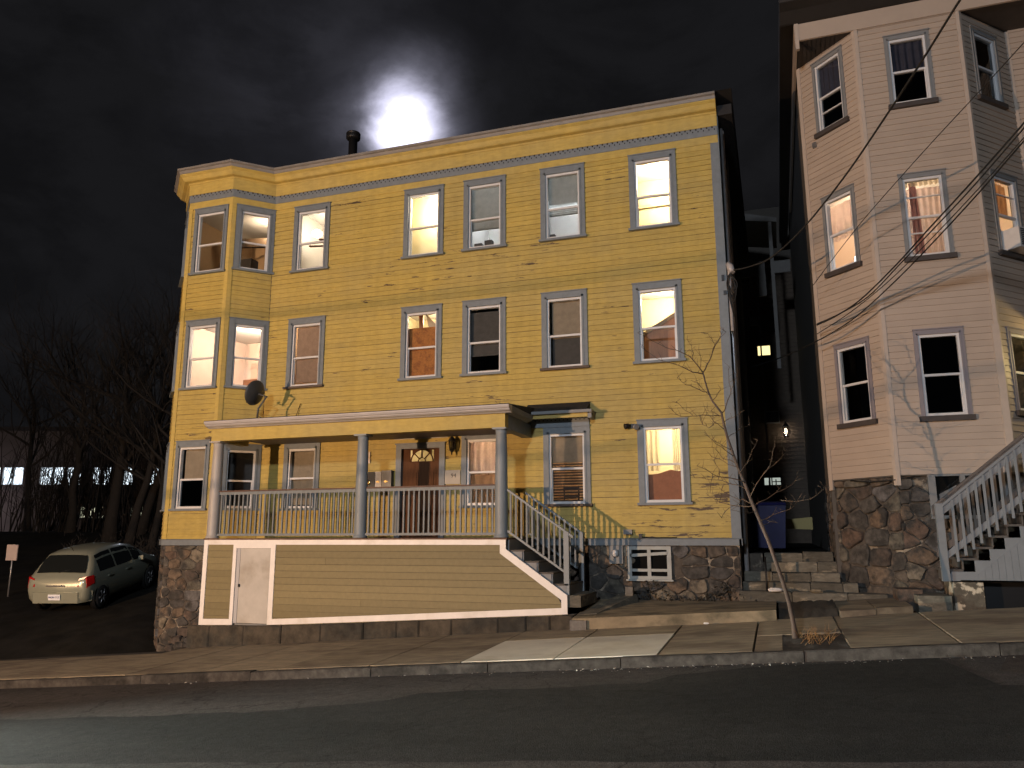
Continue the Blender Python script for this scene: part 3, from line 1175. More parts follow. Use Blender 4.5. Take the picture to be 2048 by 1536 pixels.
# cellar window: pale grey frame with two stiles and rough cross battens
CW = material('pale grey cellar frame', (.36, .385, .38), .6, var=.12, vscale=6)
cw = MB()
a, b, c, d = CELLAR
cw.fbox(FRONT, a, a + .085, -.08, .05, c, d - .001)
cw.fbox(FRONT, b - .085, b, -.08, .05, c, d - .001)
cw.fbox(FRONT, a + .085, b - .085, -.08, .048, c, c + .06)
cw.fbox(FRONT, a + .085, b - .085, -.08, .048, d - .07, d - .001)
cw.fbox(FRONT, a + .40, a + .47, -.05, .035, c + .06, d - .07)
cw.fbox(FRONT, a + .07, b - .06, .036, .058, c + .15, c + .205)
cw.hexa([FRONT.p(a + .06, .05, d - .215), FRONT.p(b - .07, .05, d - .165), FRONT.p(b - .07, .03, d - .165), FRONT.p(a + .06, .03, d - .215),
         FRONT.p(a + .06, .05, d - .155), FRONT.p(b - .07, .05, d - .105), FRONT.p(b - .07, .03, d - .105), FRONT.p(a + .06, .03, d - .155)])
cw.fbox(FRONT, a - .03, b + .03, -.05, .085, c - .035, c - .002)
cwin = cw.build('cellar_window', CW, house)
MB().fbox(FRONT, a + .07, b - .07, -.06, -.022, c + .04, d - .05).build('cellar_dark_board', OPENING_DARK, cwin)  # black board painted in for the unlit cellar behind the pane
MB().add([FRONT.p(a + .08, -.01, c + .05), FRONT.p(b - .08, -.01, c + .05), FRONT.p(b - .08, -.01, d - .06), FRONT.p(a + .08, -.01, d - .06)], [(0, 1, 2, 3)]).build('pane', GLASS_DARK, cwin)

# windows ---------------------------------------------------------------------
bare = {(2, 0), (2, 3), (1, 3)}
box_of = {}
for key, q in wins.items():
    _, box_of[key] = window(house, FRONT, *q, BLUEGREY, VINYL, SILLBARE if key in bare else BLUEGREY, GLASS,
                            mid=.46 if key[0] > 1 else .5)
for nm, F, tab in (('f', BF, bf_w), ('r', BR, br_w), ('l', BL, bl_w)):
    for fl, q in tab.items():
        _, box_of[(nm, fl)] = window(house, F, *q, BLUEGREY, VINYL, BLUEGREY, GLASS, mid=.47, cas=.11 if nm == 'f' else .13)

# rooms behind the windows -------------------------------------------------------
CREAM = material('cream room wall', (.74, .64, .44), .8, var=.03)
PALE = material('off white room wall', (.72, .70, .66), .8, var=.03)
PINKW = material('pale rose room wall', (.74, .61, .52), .8, var=.03)
TANW = material('tan room wall', (.45, .31, .18), .8, var=.05)
WHITEC = material('white ceiling', (.78, .76, .72), .85)
FLOORW = material('brown wooden floor', (.22, .13, .07), .5, var=.2, vscale=6)
BEAD = material('reddish stained beadboard', (.36, .16, .085), .5, var=.15, vscale=9, vstretch=(4, 1, .4))


def room_light(loc, power, col=(1, .78, .5), r=.06):
    return point_light('room_light', loc, power, col, r)


def rm(key, u0, u1, dep, wall, power, col, pos=.5, zl=.25, ceil=None, dl=None, floor=None):
    zz = {3: (6.05, 8.66), 2: (3.05, 5.66), 1: (.04, 2.72)}[key[0]]
    room(house, FRONT, u0, u1, dep, zz[0], zz[1], wall, ceil or WHITEC, floor or FLOORW)
    if power:
        room_light((u0 + (u1 - u0) * pos, dl or dep * .55, zz[1] - zl), power, col)


WARM, NEUT, PEACH, ROSE = (1, .80, .48), (.93, .95, 1), (1, .70, .46), (1, .74, .56)
rm((3, 0), -10.9, -8.95, 2.6, PALE, 55, (1, .74, .50), .45, .42)
rm((3, 1), -8.0, -6.18, .85, CREAM, 190, WARM, .70, .5)
rm((3, 2), -6.15, -4.42, 2.4, PALE, 62, NEUT, .5, .3)
rm((3, 3), -4.40, -2.5, 2.4, PALE, 46, NEUT, .5, .3)
rm((3, 4), -2.45, -.15, 1.9, CREAM, 240, WARM, .55, .4)
rm((2, 0), -10.9, -8.95, 2.2, TANW, 50, PEACH, .3, .4)
rm((2, 1), -8.0, -6.18, 1.9, CREAM, 85, (1, .74, .42), .5, .3)
rm((2, 4), -2.45, -.15, 2.0, CREAM, 170, (1, .82, .50), .5, .35)
rm((1, 2), -6.15, -4.42, 2.0, PINKW, 75, PEACH, .6, .3)
rm((1, 3), -4.40, -2.5, 2.2, TANW, 45, (1, .66, .36), .5, .5)
rm((1, 4), -2.45, -.15, 1.9, CREAM, 150, (1, .76, .46), .5, .35)
# bay rooms, one per floor
for fl, (za, zb), wall, power, col in ((3, (6.05, 8.66), TANW, 26, (1, .74, .50)), (2, (3.05, 5.66), PINKW, 260, ROSE)):
    facet_room(house, [(-13.88, .10), (-13.88, 2.6), (-11.0, 2.6), (-11.0, .13), (-11.26, .10), (-11.99, -.63), (-13.22, -.63)], za, zb, wall, WHITEC, FLOORW)
    room_light((-12.2, 1.0, zb - .35), power, col)
# small hall behind the front door
room(house, FRONT, -7.6, -6.2, 1.7, .04, 2.72, CREAM, WHITEC, FLOORW)
room_light((-6.75, 1.0, 2.3), 28, (1, .72, .40))
# stair with a beadboard side seen through the end window
q = [P(1283, 674, .75), P(1352, 630, .75), P(1356, 722, .75), P(1284, 726, .75)]
MB().prism(q, (0, .06, 0)).build('stair_panel', BEAD, house)
q = [P(1283, 667, .73), P(1352, 623, .73), P(1352, 631, .73), P(1283, 675, .73)]
MB().prism(q, (0, .07, 0)).build('stair_rail', material('brown stair rail', (.30, .20, .12), .5), house)

# front door ---------------------------------------------------------------------
mb = MB()
a, b, c, d = DOOR
mb.fbox(FRONT, a, a + .135, -.12, .05, c, d)
mb.fbox(FRONT, b - .135, b, -.12, .05, c, d)
mb.fbox(FRONT, a + .135, b - .135, -.12, .048, d - .10, d)
mb.fbox(FRONT, a - .02, b + .02, 0, .075, d, d + .03)
mb.build('door_frame', BLUEGREY, house)
DOORW = material('stained oak door', (.10, .042, .018), .7, spec=.15, var=.2, vscale=7, vstretch=(3, 1, .3))
da, db_ = a + .14, b - .14
fan_c = (-6.88, 1.735)
FR = .27
mb = MB()
# slab built round the fanlight opening
mb.fbox(FRONT, da, db_, -.07, -.03, c, fan_c[1] - .002)
mb.fbox(FRONT, da, fan_c[0] - FR - .03, -.07, -.03, fan_c[1], d - .105)
mb.fbox(FRONT, fan_c[0] + FR + .03, db_, -.07, -.03, fan_c[1], d - .105)
mb.fbox(FRONT, fan_c[0] - FR - .03, fan_c[0] + FR + .03, -.07, -.03, fan_c[1] + FR, d - .105)
door = mb.build('door', DOORW, house)
for (p, q2) in ((da + .10, -6.95), (-6.84, db_ - .10)):
    for (r, s2) in ((.18, .78), (.92, 1.55)):
        mbp = MB()
        mbp.fbox(FRONT, p, q2, -.03, -.018, r, s2)
        mbp.fbox(FRONT, p + .05, q2 - .05, -.018, -.006, r + .05, s2 - .05)
        mbp.build('door_panel', DOORW, door)
mb = MB()
arc = lambda r, t: (fan_c[0] + r * cos(t), fan_c[1] + r * sin(t))
N = 18
outer = [arc(FR, pi * i / N) for i in range(N + 1)]
for i in range(N):                                              # fill between arch and square corners
    (x1, z1), (x2, z2) = outer[i], outer[i + 1]
    if 3 <= i < N - 3:
        mb.ffpoly(FRONT, [(x1, z1), (x2, z2), (x2, fan_c[1] + FR + .001), (x1, fan_c[1] + FR + .001)], -.07, -.03)
for t in (pi * .25, pi * .5, pi * .75):
    (x1, z1), (x2, z2) = arc(.085, t), arc(FR, t)
    dx, dz = -sin(t) * .009, cos(t) * .009
    mb.ffpoly(FRONT, [(x1 - dx, z1 - dz), (x2 - dx, z2 - dz), (x2 + dx, z2 + dz), (x1 + dx, z1 + dz)], -.06, -.025)
for r, w in ((.085, .012), (FR - .005, .02)):
    for i in range(N):
        p1, p2, p3, p4 = arc(r, pi * i / N), arc(r, pi * (i + 1) / N), arc(r + w, pi * (i + 1) / N), arc(r + w, pi * i / N)
        mb.ffpoly(FRONT, [p1, p2, p3, p4], -.06, -.024)
mb.fbox(FRONT, fan_c[0] - FR - .02, fan_c[0] + FR + .02, -.06, -.022, fan_c[1] - .02, fan_c[1] + .004)
mb.build('fanlight_bars', DOORW, door)
MB().add([FRONT.p(fan_c[0] - FR - .03, -.05, fan_c[1]), FRONT.p(fan_c[0] + FR + .03, -.05, fan_c[1]),
          FRONT.p(fan_c[0] + FR + .03, -.05, fan_c[1] + FR), FRONT.p(fan_c[0] - FR - .03, -.05, fan_c[1] + FR)], [(0, 1, 2, 3)]).build('pane', GLASS, door)
BRASS = material('polished brass', (.75, .52, .2), .2, metal=1.0)
mb = MB()
mb.lathe(FRONT.p(da + .07, -.03, .98), [(.03, 0), (.03, .008), (.012, .015), (.012, .04), (.028, .05), (.03, .07), (.012, .085)], 10, 0, (0, -1, 0))
mb.fbox(FRONT, da + .045, da + .095, -.03, -.02, .72, .86)
mb.build('door_handle', BRASS, door)

# drilled trim strip above the door, and above the window beyond the porch
mb = MB()
mb.fbox(FRONT, -7.56, -6.22, .0, .04, 2.255, 2.36)
strip = mb.build('door_trim', material('pale drilled trim', (.42, .43, .42), .6), house)
mb = MB()
for i in range(15):
    u = -7.50 + i * .0886
    mb.fbox(FRONT, u, u + .03, .036, .044, 2.318, 2.345)
    mb.fbox(FRONT, u + .042, u + .066, .036, .043, 2.275, 2.30)
mb.build('dentil_row', OPENING_DARK, strip, kind='stuff')
mb = MB()
mb.fbox(FRONT, -4.28, -2.945, .0, .052, 2.37, 2.60)
strip = mb.build('window_hood_trim', BLUEGREY, house)
mb = MB()
for i in range(14):
    u = -4.2 + i * .091
    mb.fbox(FRONT, u, u + .028, .048, .056, 2.545, 2.575)
    mb.fbox(FRONT, u + .045, u + .068, .048, .055, 2.505, 2.53)
mb.build('dentil_row', OPENING_DARK, strip, kind='stuff')

# small shed roof over the window beside the porch
mb = MB()
pr = [(0, 2.90), (.40, 2.665), (.40, 2.64), (0, 2.64)]
mb.prism([Vector((-4.32, -y, z)) for y, z in pr], (1.40, 0, 0), 0)
mb.build('hood_roof', ROOFING, house)
mb = MB()
mb.box(-4.32, -2.86, -.43, -.0, 2.615, 2.638)
mb.box(-4.32, -2.80, -.455, -.39, 2.60, 2.662)
mb.box(-2.865, -2.80, -.388, -.03, 2.598, 2.66)
mb.box(-2.90, -2.82, -.37, -.03, 2.49, 2.597)
mb.build('hood_eave', GREYTRIM, house)
MB().box(-4.32, -2.905, -.365, -.33, 2.515, 2.612).build('hood_fascia', YTRIM, house)

# downpipes and conduit on the alley side
for y, r, m, z0, z1 in ((.32, .035, STEEL, -.1, 8.9), (.62, .05, GUTTER, -1.2, 9.0), (1.3, .03, STEEL, .2, 5.2), (2.1, .05, STEEL, -1, 9)):
    MB().tube([(.09, y, z0), (.09, y, z1)], r, 8).build('downpipe', m, house)

# ------------------------------------------------------------------ porch
porch = thing('porch', (-7.7, -1, -1.8), 'roofed front porch on boarded skirt with three round columns and wide steps', 'porch')
PY = -1.70                                   # line of the columns
SK = -1.80                                   # face of the skirt
sk_frame = MB()


def sk(u0, u1, z0, z1, d0=0.0, d1=.03):
    return (u0, u1, SK - d1, SK - d0, z0, z1)


def zb(x):                                   # foot of the skirt follows the street
    return interp([(-11.3, -1.80), (-9.28, -1.735), (-6.5, -1.57), (-4, -1.415), (-3.0, -1.355)], x)


# white frame: posts, top and bottom rails, slanting rail over the steps
def quad_front(pts, d0, d1, m=0):
    sk_frame.prism([Vector((x, SK - d0, z)) for x, z in pts], (0, -(d1 - d0), 0), m)


TH = .03
quad_front([(-11.19, zb(-11.19)), (-11.085, zb(-11.085)), (-11.085, -.008), (-11.19, -.008)], 0, TH)
quad_front([(-11.085, -.11), (-10.42, -.11), (-10.42, -.008), (-11.085, -.008)], 0, TH - .001)
quad_front([(-10.42, zb(-10.42)), (-10.335, zb(-10.335)), (-10.335, -.008), (-10.42, -.008)], 0, TH)
quad_front([(-9.47, zb(-9.47)), (-9.355, zb(-9.355)), (-9.355, -.008), (-9.47, -.008)], 0, TH)
quad_front([(-10.335, -.185), (-9.47, -.185), (-9.47, -.008), (-10.335, -.008)], 0, TH - .001)
quad_front([(-9.355, -.11), (-4.335, -.11), (-4.335, -.008), (-9.355, -.008)], 0, TH - .001)
quad_front([(-4.335, -.27), (-4.215, -.19), (-4.215, -.008), (-4.335, -.008)], 0, TH)
quad_front([(-4.335, -.27), (-3.135, -1.105), (-3.02, -1.02), (-4.215, -.19)], 0, TH - .001)
quad_front([(-3.135, zb(-3.1)), (-3.02, zb(-3.02)), (-3.02, -1.02), (-3.135, -1.105)], 0, TH)
quad_front([(-11.085, zb(-11.085)), (-10.42, zb(-10.42)), (-10.42, zb(-10.42) + .12), (-11.085, zb(-11.085) + .125)], 0, TH - .001)
N = 12
for i in range(N):
    a = -9.355 + (6.22) * i / N
    b = -9.355 + (6.22) * (i + 1) / N
    quad_front([(a, zb(a)), (b, zb(b)), (b, zb(b) + .115), (a, zb(a) + .115)], 0, TH - .001)
sk_frame.build('skirt_frame', WHITE, porch)

# skirt planks, lapped, each one a board
e = .135
for (u0, u1, top) in ((-11.085, -10.42, -.11), (-9.355, -3.135, -.11)):
    z = top
    row = 0
    while z > -1.75:
        z1, z0 = z, z - e
        r = u1
        if u0 > -10:                          # slanting end under the steps
            def xe(zz): return min(u1, -4.335 + max(0, (-.27 - zz)) / .835 * 1.2)
            r0, r1 = xe(z0), xe(z1)
        else:
            r0 = r1 = u1
        lo = [(u0, max(z0, zb(u0) + .06)), (r0, max(z0, zb(r0) + .06))]
        if z1 > zb(u0) + .05:
            cut = u0
            segs = [(u0, r0, r1)]
            if u0 > -10 and row in (2, 8):    # boards pieced from two lengths
                jx = -8.15 if row == 2 else -7.3
                segs = [(u0, jx, jx), (jx, r0, r1)]
            for (p, q0, q1) in segs:
                q0e = q0
                mbp = MB()
                jj = random.uniform(-.002, .002)
                zg = z0 + random.uniform(.004, .008)
                mbp.add([(p + .001, SK - .017 + jj, zg), (q0e - .001, SK - .017 + jj, zg), (q0e - .001, SK + .004, zg), (p + .001, SK + .004, zg),
                         (p + .001, SK - .006 + jj, z1), (q1 - .001, SK - .006 + jj, z1), (q1 - .001, SK + .004, z1), (p + .001, SK + .004, z1)],
                        ((3, 2, 1, 0), (4, 5, 6, 7), (0, 1, 5, 4), (1, 2, 6, 5), (2, 3, 7, 6), (3, 0, 4, 7)))
                mbp.build('plank', PLANK, porch)
        z -= e
        row += 1
mb = MB()                                    # dark backing so nothing shows through
mb.prism([Vector((x, SK + .03, z)) for x, z in ((-11.17, -2.1), (-3.06, -1.5), (-3.06, -1.1), (-4.25, -.25), (-4.25, -.05), (-11.17, -.05))], (0, .02, 0))
mb.box(-11.18, -11.16, SK + .05, -.1, -2.3, -.05)
mb.build('skirt_backing', SKIN_IN, porch)
# low door in the skirt
mb = MB()
mb.box(-10.325, -10.245, SK - .012, SK + .05, -1.73, -.19)
dj = mb.build('door_jamb', material('grey shaded jamb', (.42, .42, .44), .6), porch)
mb = MB()
mb.box(-10.24, -9.475, SK - .006, SK + .03, -1.725, -.19)
mb.box(-10.215, -9.50, SK - .010, SK - .0065, -1.70, -.30)
sdoor = mb.build('door', material('white plank door', (.47, .45, .42), .55, var=.09, vscale=3, col2=(.36, .33, .29), c2scale=1.3, c2lo=.46, c2hi=.7), porch)
tag(sdoor, label='low white door let into the porch skirt')
MB().box(-10.235, -10.205, SK - .045, SK - .008, -.99, -.93).build('door_handle', BLACK, sdoor)
MB().box(-10.26, -9.46, SK - .02, SK + .04, -1.765, -1.735).build('door_sill', GREYTRIM, porch)

# deck, nosing and ceiling
mb = MB()
n = 54
for i in range(n):
    a = -11.2 + 7.02 * i / n
    mb.box(a + .002, a + 7.02 / n - .003, SK - .055, -.03, -.006, .024)
mb.build('deck_board', DECK, porch, kind='stuff')
MB().box(-11.2, -4.18, -.25, -.03, -.2, -.008).build('deck_joist', SKIN_IN, porch)

# columns
cols = []
for x, lbl in ((-11.09, None), (-7.43, None), (-4.35, None)):
    mb = MB()
    mb.lathe((x, PY, .025), [(.150, 0), (.150, .03), (.135, .05), (.128, .08), (.128, .30), (.126, 1.0), (.119, 1.6), (.108, 2.02), (.115, 2.03), (.115, 2.05), (.108, 2.06), (.125, 2.10)], 20)
    mb.box(x - .145, x + .145, PY - .145, PY + .145, 2.126, 2.16)
    cols.append(mb.build('column', COLPALE if x < -10 else COLPAINT, porch))

# beam, ceiling, eave
mb = MB()
mb.box(-11.22, -4.24, -1.80, -1.60, 2.162, 2.44)
mb.box(-11.22, -11.02, -1.598, -.74, 2.162, 2.44)
mb.build('beam', YTRIM, porch)
MB().box(-4.44, -4.24, -1.598, -.03, 2.162, 2.44).build('beam', BLUEGREY, porch)  # blue grey stands for the dim side of the yellow beam
CEILP = material('grey brown porch ceiling', (.27, .235, .22), .65, var=.1)
MB().box(-11.02, -4.44, -1.598, -.03, 2.27, 2.30).build('porch_ceiling', CEILP, porch)
mb = MB()
pe = [(-1.80, 2.442), (-1.86, 2.442), (-1.88, 2.462), (-1.94, 2.475), (-1.965, 2.50), (-1.965, 2.512), (-2.00, 2.52), (-2.02, 2.56), (-2.02, 2.585), (-1.80, 2.60)]
mb.prism([Vector((-11.28, y, z)) for y, z in pe], (7.19, 0, 0))
mb.build('eave', GUTTER, porch)
mb = MB()
pe = [(-4.24, 2.442), (-4.20, 2.442), (-4.18, 2.462), (-4.12, 2.475), (-4.095, 2.50), (-4.095, 2.512), (-4.09, 2.56), (-4.09, 2.585), (-4.24, 2.60)]
mb.prism([Vector((x, -1.80, z)) for x, z in pe], (0, 1.40, 0))
mb.build('eave', GREYTRIM, porch)
mb = MB()
mb.prism([Vector((-11.28, y, z)) for y, z in ((-2.02, 2.588), (-2.02, 2.60), (-.02, 2.80), (-.02, 2.62))], (7.17, 0, 0))
mb.build('porch_roof', ROOFING, porch)

# railing: balusters one by one
RAILZ = 1.06
for (a, b) in ((-10.96, -7.56), (-7.30, -4.47)):
    mb = MB()
    mb.box(a, b, PY - .045, PY + .045, RAILZ - .028, RAILZ)
    mb.build('handrail', BROWNRAIL, porch)
    MB().box(a, b, PY - .022, PY + .022, RAILZ - .095, RAILZ - .03).build('upper_rail', RAILPAINT, porch)
    MB().box(a, b, PY - .025, PY + .025, .075, .125).build('lower_rail', RAILPAINT, porch)
_bal = MB().box(-.016, .016, -.016, .016, 0, RAILZ - .222).mesh('baluster', RAILPAINT)
for (a, b, n) in ((-10.96, -7.56, 30), (-7.30, -4.47, 25)):
    for i in range(n):
        o = bpy.data.objects.new('baluster', _bal)
        COL.objects.link(o)
        o.location = (a + (b - a) * (i + .5) / n + random.uniform(-.004, .004), PY, .126)
        adopt(o, porch)

# steps down beside the foundation
SY0, SY1 = SK + .05, -.45
treadz = [-.205, -.41, -.615, -.82]
xs0 = -4.17
for i, z in enumerate(treadz):
    x0 = xs0 + .285 * i
    MB().box(x0 - .02, x0 + .30, SY0, SY1, z - .03, z).build('tread', TREAD, porch)
    MB().box(x0 + .262, x0 + .285, SY0 + .02, SY1 - .02, z - .205, z - .031).build('riser', STAIRGREY, porch)
    MB().box(x0 - .01, x0 + .262, SY0 - .005, SY0 + .015, z - .205, z - .031).build('step_side', STAIRGREY, porch)
MB().box(xs0 - .03, xs0, SY0, SY1, -.205, -.01).build('riser', STAIRGREY, porch)
MB().box(-3.06, -2.78, SY0 - .02, SY1, -1.235, -1.025).build('bottom_step', STEPSTONE, porch)
# sloping hand rail with its newel, near side and wall side
for yy, zo in ((PY, 0), (-.52, 0)):
    s0, s1 = Vector((-4.22, yy, .92)), Vector((-3.08, yy, .125))
    g0, g1 = Vector((-4.22, yy, .13)), Vector((-3.10, yy, -.62))
    mb = MB()
    hw = Vector((0, .04, 0))
    ex = (s1 - s0).normalized() * (.20 if yy == PY else .05)
    t = Vector((0, 0, .045))
    mb.hexa([s0 - hw, s0 + hw, s1 + ex + hw, s1 + ex - hw, s0 - hw + t, s0 + hw + t, s1 + ex + hw + t, s1 + ex - hw + t])
    mb.build('stair_handrail', COLPAINT, porch)
    mb = MB()
    hw = Vector((0, .022, 0))
    mb.hexa([g0 - hw, g0 + hw, g1 + hw, g1 - hw, g0 - hw + t, g0 + hw + t, g1 + hw + t, g1 - hw + t])
    mb.build('stair_lower_rail', COLPAINT, porch)
    for i in range(10):
        f = (i + .6) / 10.3
        a = g0.lerp(g1, f)
        b = s0.lerp(s1, f)
        MB().box(a.x - .017, a.x + .017, yy - .017, yy + .017, a.z + .05, b.z + .005 - .0 * f).build('baluster', RAILPAINT, porch)
    MB().box(-3.10, -3.0, yy - .05, yy + .05, -1.02 if yy == PY else -1.02, .13).build('newel_post', COLPAINT, porch)

# granite blocks under the skirt
wallbase = thing('retaining_wall', (-7, -1.9, -2), 'low wall of dark granite blocks under the porch skirt', 'wall')
MB().prism([Vector((x, -1.79, z)) for x, z in ((-11.45, -2.6), (-2.9, -1.8), (-2.9, -1.36), (-11.35, -1.84))], (0, .25, 0)).build('wall_core', MORTAR, wallbase)
x = -11.42
rg = random.Random(4)
DGRAN = material('dark damp granite', (.06, .05, .037), .9, var=.45, vscale=5, bump=.7, bscale=18, piece=.12, col2=(.035, .033, .028), c2scale=1.7, c2lo=.42, c2hi=.62)
while x < -2.95:
    w = rg.uniform(.45, 1.0)
    x1 = min(x + w, -2.9)
    def zt(xx): return (zb(xx) if xx > -11.2 else zb(-11.2)) - .006
    def zl(xx): return S(xx, -1.9) - .12
    vs = []
    g = .003
    bo = rg.uniform(-.012, .012)
    for d, k in ((0, 0), (.10 + bo, 0), (.125 + bo, .025)):
        for (xx, top) in ((x + g + k, 0), (x1 - g - k, 0), (x1 - g - k, 1), (x + g + k, 1)):
            vs.append((xx, -1.80 - d, (zt(xx) - k * .6 - rg.uniform(0, .012)) if top else zl(xx)))
    fs = [(b * 4 + i, b * 4 + (i + 1) % 4, (b + 1) * 4 + (i + 1) % 4, (b + 1) * 4 + i) for b in (0, 1) for i in range(4)] + [(8, 9, 10, 11), (3, 2, 1, 0)]
    MB().add(vs, fs).build('stone', DGRAN, wallbase)
    x = x1
for (px, py, pz, s) in ((-11.75, -1.45, -2.22, .20), (-11.55, -1.9, -2.24, .16), (-12.2, -1.25, -2.25, .22), (-11.95, -1.75, -2.3, .13)):
    mb = MB()
    vs = []
    n = 8
    for r, h in ((.8, -.5), (1.0, 0), (.75, .45), (.3, .6)):
        for k in range(n):
            a = 2 * pi * k / n
            q = rg.uniform(.8, 1.15)
            vs.append((px + s * r * cos(a) * q, py + s * r * sin(a) * .8 * q, pz + s * h * q))
    fs = [(b * n + i, b * n + (i + 1) % n, (b + 1) * n + (i + 1) % n, (b + 1) * n + i) for b in range(3) for i in range(n)] + [tuple(3 * n + i for i in range(n))]
    o = mb.add(vs, fs).build('boulder', STONE)
    tag(o, {.20: 'loose fieldstone lying on the lot close to the bay corner', .16: 'pale loose stone resting against the end of the granite blocks', .22: 'biggest loose fieldstone below the bay corner', .13: 'smallest loose stone, at the edge of the sidewalk below the bay'}[s], 'stone')

# ------------------------------------------------------------------ things fixed to or standing on the house
# satellite dish on the porch roof
dish = thing('satellite_dish', (-10.66, -1.0, 2.7), 'dark grey satellite dish on a bent mast above the porch roof', 'satellite dish')
c = Vector((-10.66, -1.0, 3.36))
ax = Vector((-.94, .10, .28)).normalized()
R_ = .30
prof = [(R_ * k / 6, .10 * (k / 6) ** 2) for k in range(1, 7)] + [(R_ + .006, .105), (R_, .088)] + [(R_ * k / 6, .10 * (k / 6) ** 2 - .012) for k in range(5, 0, -1)]
MB().lathe(c, prof, 24, 0, ax).build('dish', DARKPLASTIC, dish)
b0 = c - ax * .02
MB().tube([b0, b0 + Vector((.16, .10, -.06)), (-10.68, -.92, 3.02), (-10.69, -.95, 2.67)], [.03, .028, .022, .022], 8).build('mast', DARKPLASTIC, dish)
MB().box(-10.80, -10.58, -1.06, -.84, 2.70, 2.715).build('foot_plate', DARKPLASTIC, dish)
arm_end = c + ax * .34 - Vector((0, 0, .27))
MB().tube([c - Vector((0, 0, .28)) + ax * .09, arm_end], .012, 6).build('arm', DARKPLASTIC, dish)
MB().tube([arm_end, arm_end - ax * .09 + Vector((0, 0, .05))], [.03, .022], 8).build('receiver', DARKPLASTIC, dish)
MB().tube([(-10.69, -.95, 2.85), (-10.5, -.6, 2.72), (-10.2, -.08, 2.95), (-10.12, -.04, 3.25)], .008, 5).build('cable', BLACKIRON, dish)

# vent pipe on the roof
vp = Vector((-9.9, 1.6, 9.35))
vent = thing('vent_pipe', vp, 'dark round vent pipe with a drum cap on the flat roof', 'vent pipe')
ztop = P(706, 267, 1.6).z
xp = P(706, 290, 1.6).x
MB().lathe((xp, 1.6, 9.3), [(.125, 0), (.125, ztop - 9.3 - .16)], 14).build('pipe', BLACK, vent)
MB().lathe((xp, 1.6, ztop - .20), [(.13, 0), (.19, .02), (.20, .05), (.20, .13), (.185, .16), (.205, .165), (.19, .20), (.05, .215)], 16).build('cap', BLACK, vent)

# wall lantern by the door
ln = thing('wall_lantern', (-6.06, -.05, 2.0), 'unlit black carriage lantern on the wall beside the front door', 'lantern')
mb = MB().box(-6.10, -6.02, -.05, -.02, 1.98, 2.12)
mb.tube([(-6.06, -.05, 2.08), (-6.06, -.13, 2.14), (-6.06, -.16, 2.24)], .012, 6)
mb.build('bracket', BLACK, ln)
MB().lathe((-6.06, -.16, 2.16), [(.015, .10), (.07, .04), (.095, 0), (.09, -.015)], 6).build('cap', BLACK, ln)
mb = MB()
for k in range(6):
    t = 2 * pi * k / 6
    mb.tube([(-6.06 + .082 * cos(t), -.16 + .082 * sin(t), 2.14), (-6.06 + .05 * cos(t), -.16 + .05 * sin(t), 1.94)], .007, 4)
mb.lathe((-6.06, -.16, 1.93), [(.055, .015), (.05, 0), (.02, -.03), (.012, -.09)], 6)
mb.build('cage', BLACK, ln)
MB().lathe((-6.06, -.16, 1.945), [(.044, 0), (.074, .19)], 6).build('glass_shade', GLASS_DARK, ln)

# letter boxes between column and door
mbx = thing('mailbox', (-8.09, -.1, 1.18), 'black metal letter box with a brass plate beside two grey ones', 'mailbox')
MB().box(-8.24, -7.965, -.16, -.025, 1.17, 1.50).build('box', BLACK, mbx)
MB().box(-8.25, -7.955, -.17, -.02, 1.50, 1.52).build('lid', BLACK, mbx)
MB().lathe((-8.13, -.162, 1.27), [(.06, 0), (.055, .008), (.02, .012)], 12, 0, (0, -1, 0)).build('plate', BRASS, mbx)
for i, (a, b, zt_, lbl) in enumerate(((-7.955, -7.80, 1.52, 'narrow pale grey letter box between the black one and the wide one'),
                                      (-7.79, -7.55, 1.54, 'wide dull grey letter box nearest the front door'))):
    t = thing('mailbox', ((a + b) / 2, -.1, 1.18), lbl, 'mailbox')
    gm = material('grey enamel', (.15, .155, .17) if i == 0 else (.06, .063, .07), .35, metal=.5, var=.1)
    MB().box(a, b, -.16, -.025, 1.17, zt_ - .03).build('box', gm, t)
    MB().box(a - .004, b + .004, -.17, -.02, zt_ - .03, zt_).build('lid', gm, t)
    MB().box((a + b) / 2 - .05, (a + b) / 2 + .03, -.168, -.161, 1.27, 1.31).build('plate', BRASS, t)
# bell plates
for z0, z1, lb in ((1.87, 2.00, 'upper pale door bell plate beside the middle column'), (1.73, 1.85, 'lower pale door bell plate beside the middle column')):
    o = MB().box(-8.245, -8.165, -.05, -.022, z0, z1).build('doorbell', material('ivory plastic', (.6, .52, .45), .4))
    tag(o, lb, 'doorbell')
# house number board
nb = thing('number_board', (-6.08, -.03, 1.35), 'pale wooden board with the house number beside the door', 'house number')
MB().box(-6.27, -5.90, -.045, -.02, 1.20, 1.51).build('board', material('pale board', (.42, .38, .32), .6, var=.06), nb)


def text_part(body, size, mat, parent, mtx, name='lettering', ext=.003):
    cu = bpy.data.curves.new(name, 'FONT')
    cu.body = body
    cu.size = size
    cu.extrude = ext
    cu.align_x = 'CENTER'
    cu.align_y = 'CENTER'
    tmp = bpy.data.objects.new(name, cu)
    COL.objects.link(tmp)
    bpy.context.view_layer.update()
    me = bpy.data.meshes.new_from_object(tmp.evaluated_get(bpy.context.evaluated_depsgraph_get()))
    bpy.data.objects.remove(tmp)
    me.materials.clear()
    me.materials.append(mat)
    o = bpy.data.objects.new(name, me)
    COL.objects.link(o)
    o.matrix_world = mtx
    o.parent = parent
    o.matrix_parent_inverse = world_of(parent).inverted()
    return o


text_part('94', .13, BLACK, nb, Matrix.Translation((-6.06, -.048, 1.385)) @ Matrix.Rotation(pi / 2, 4, 'X'), 'numerals')

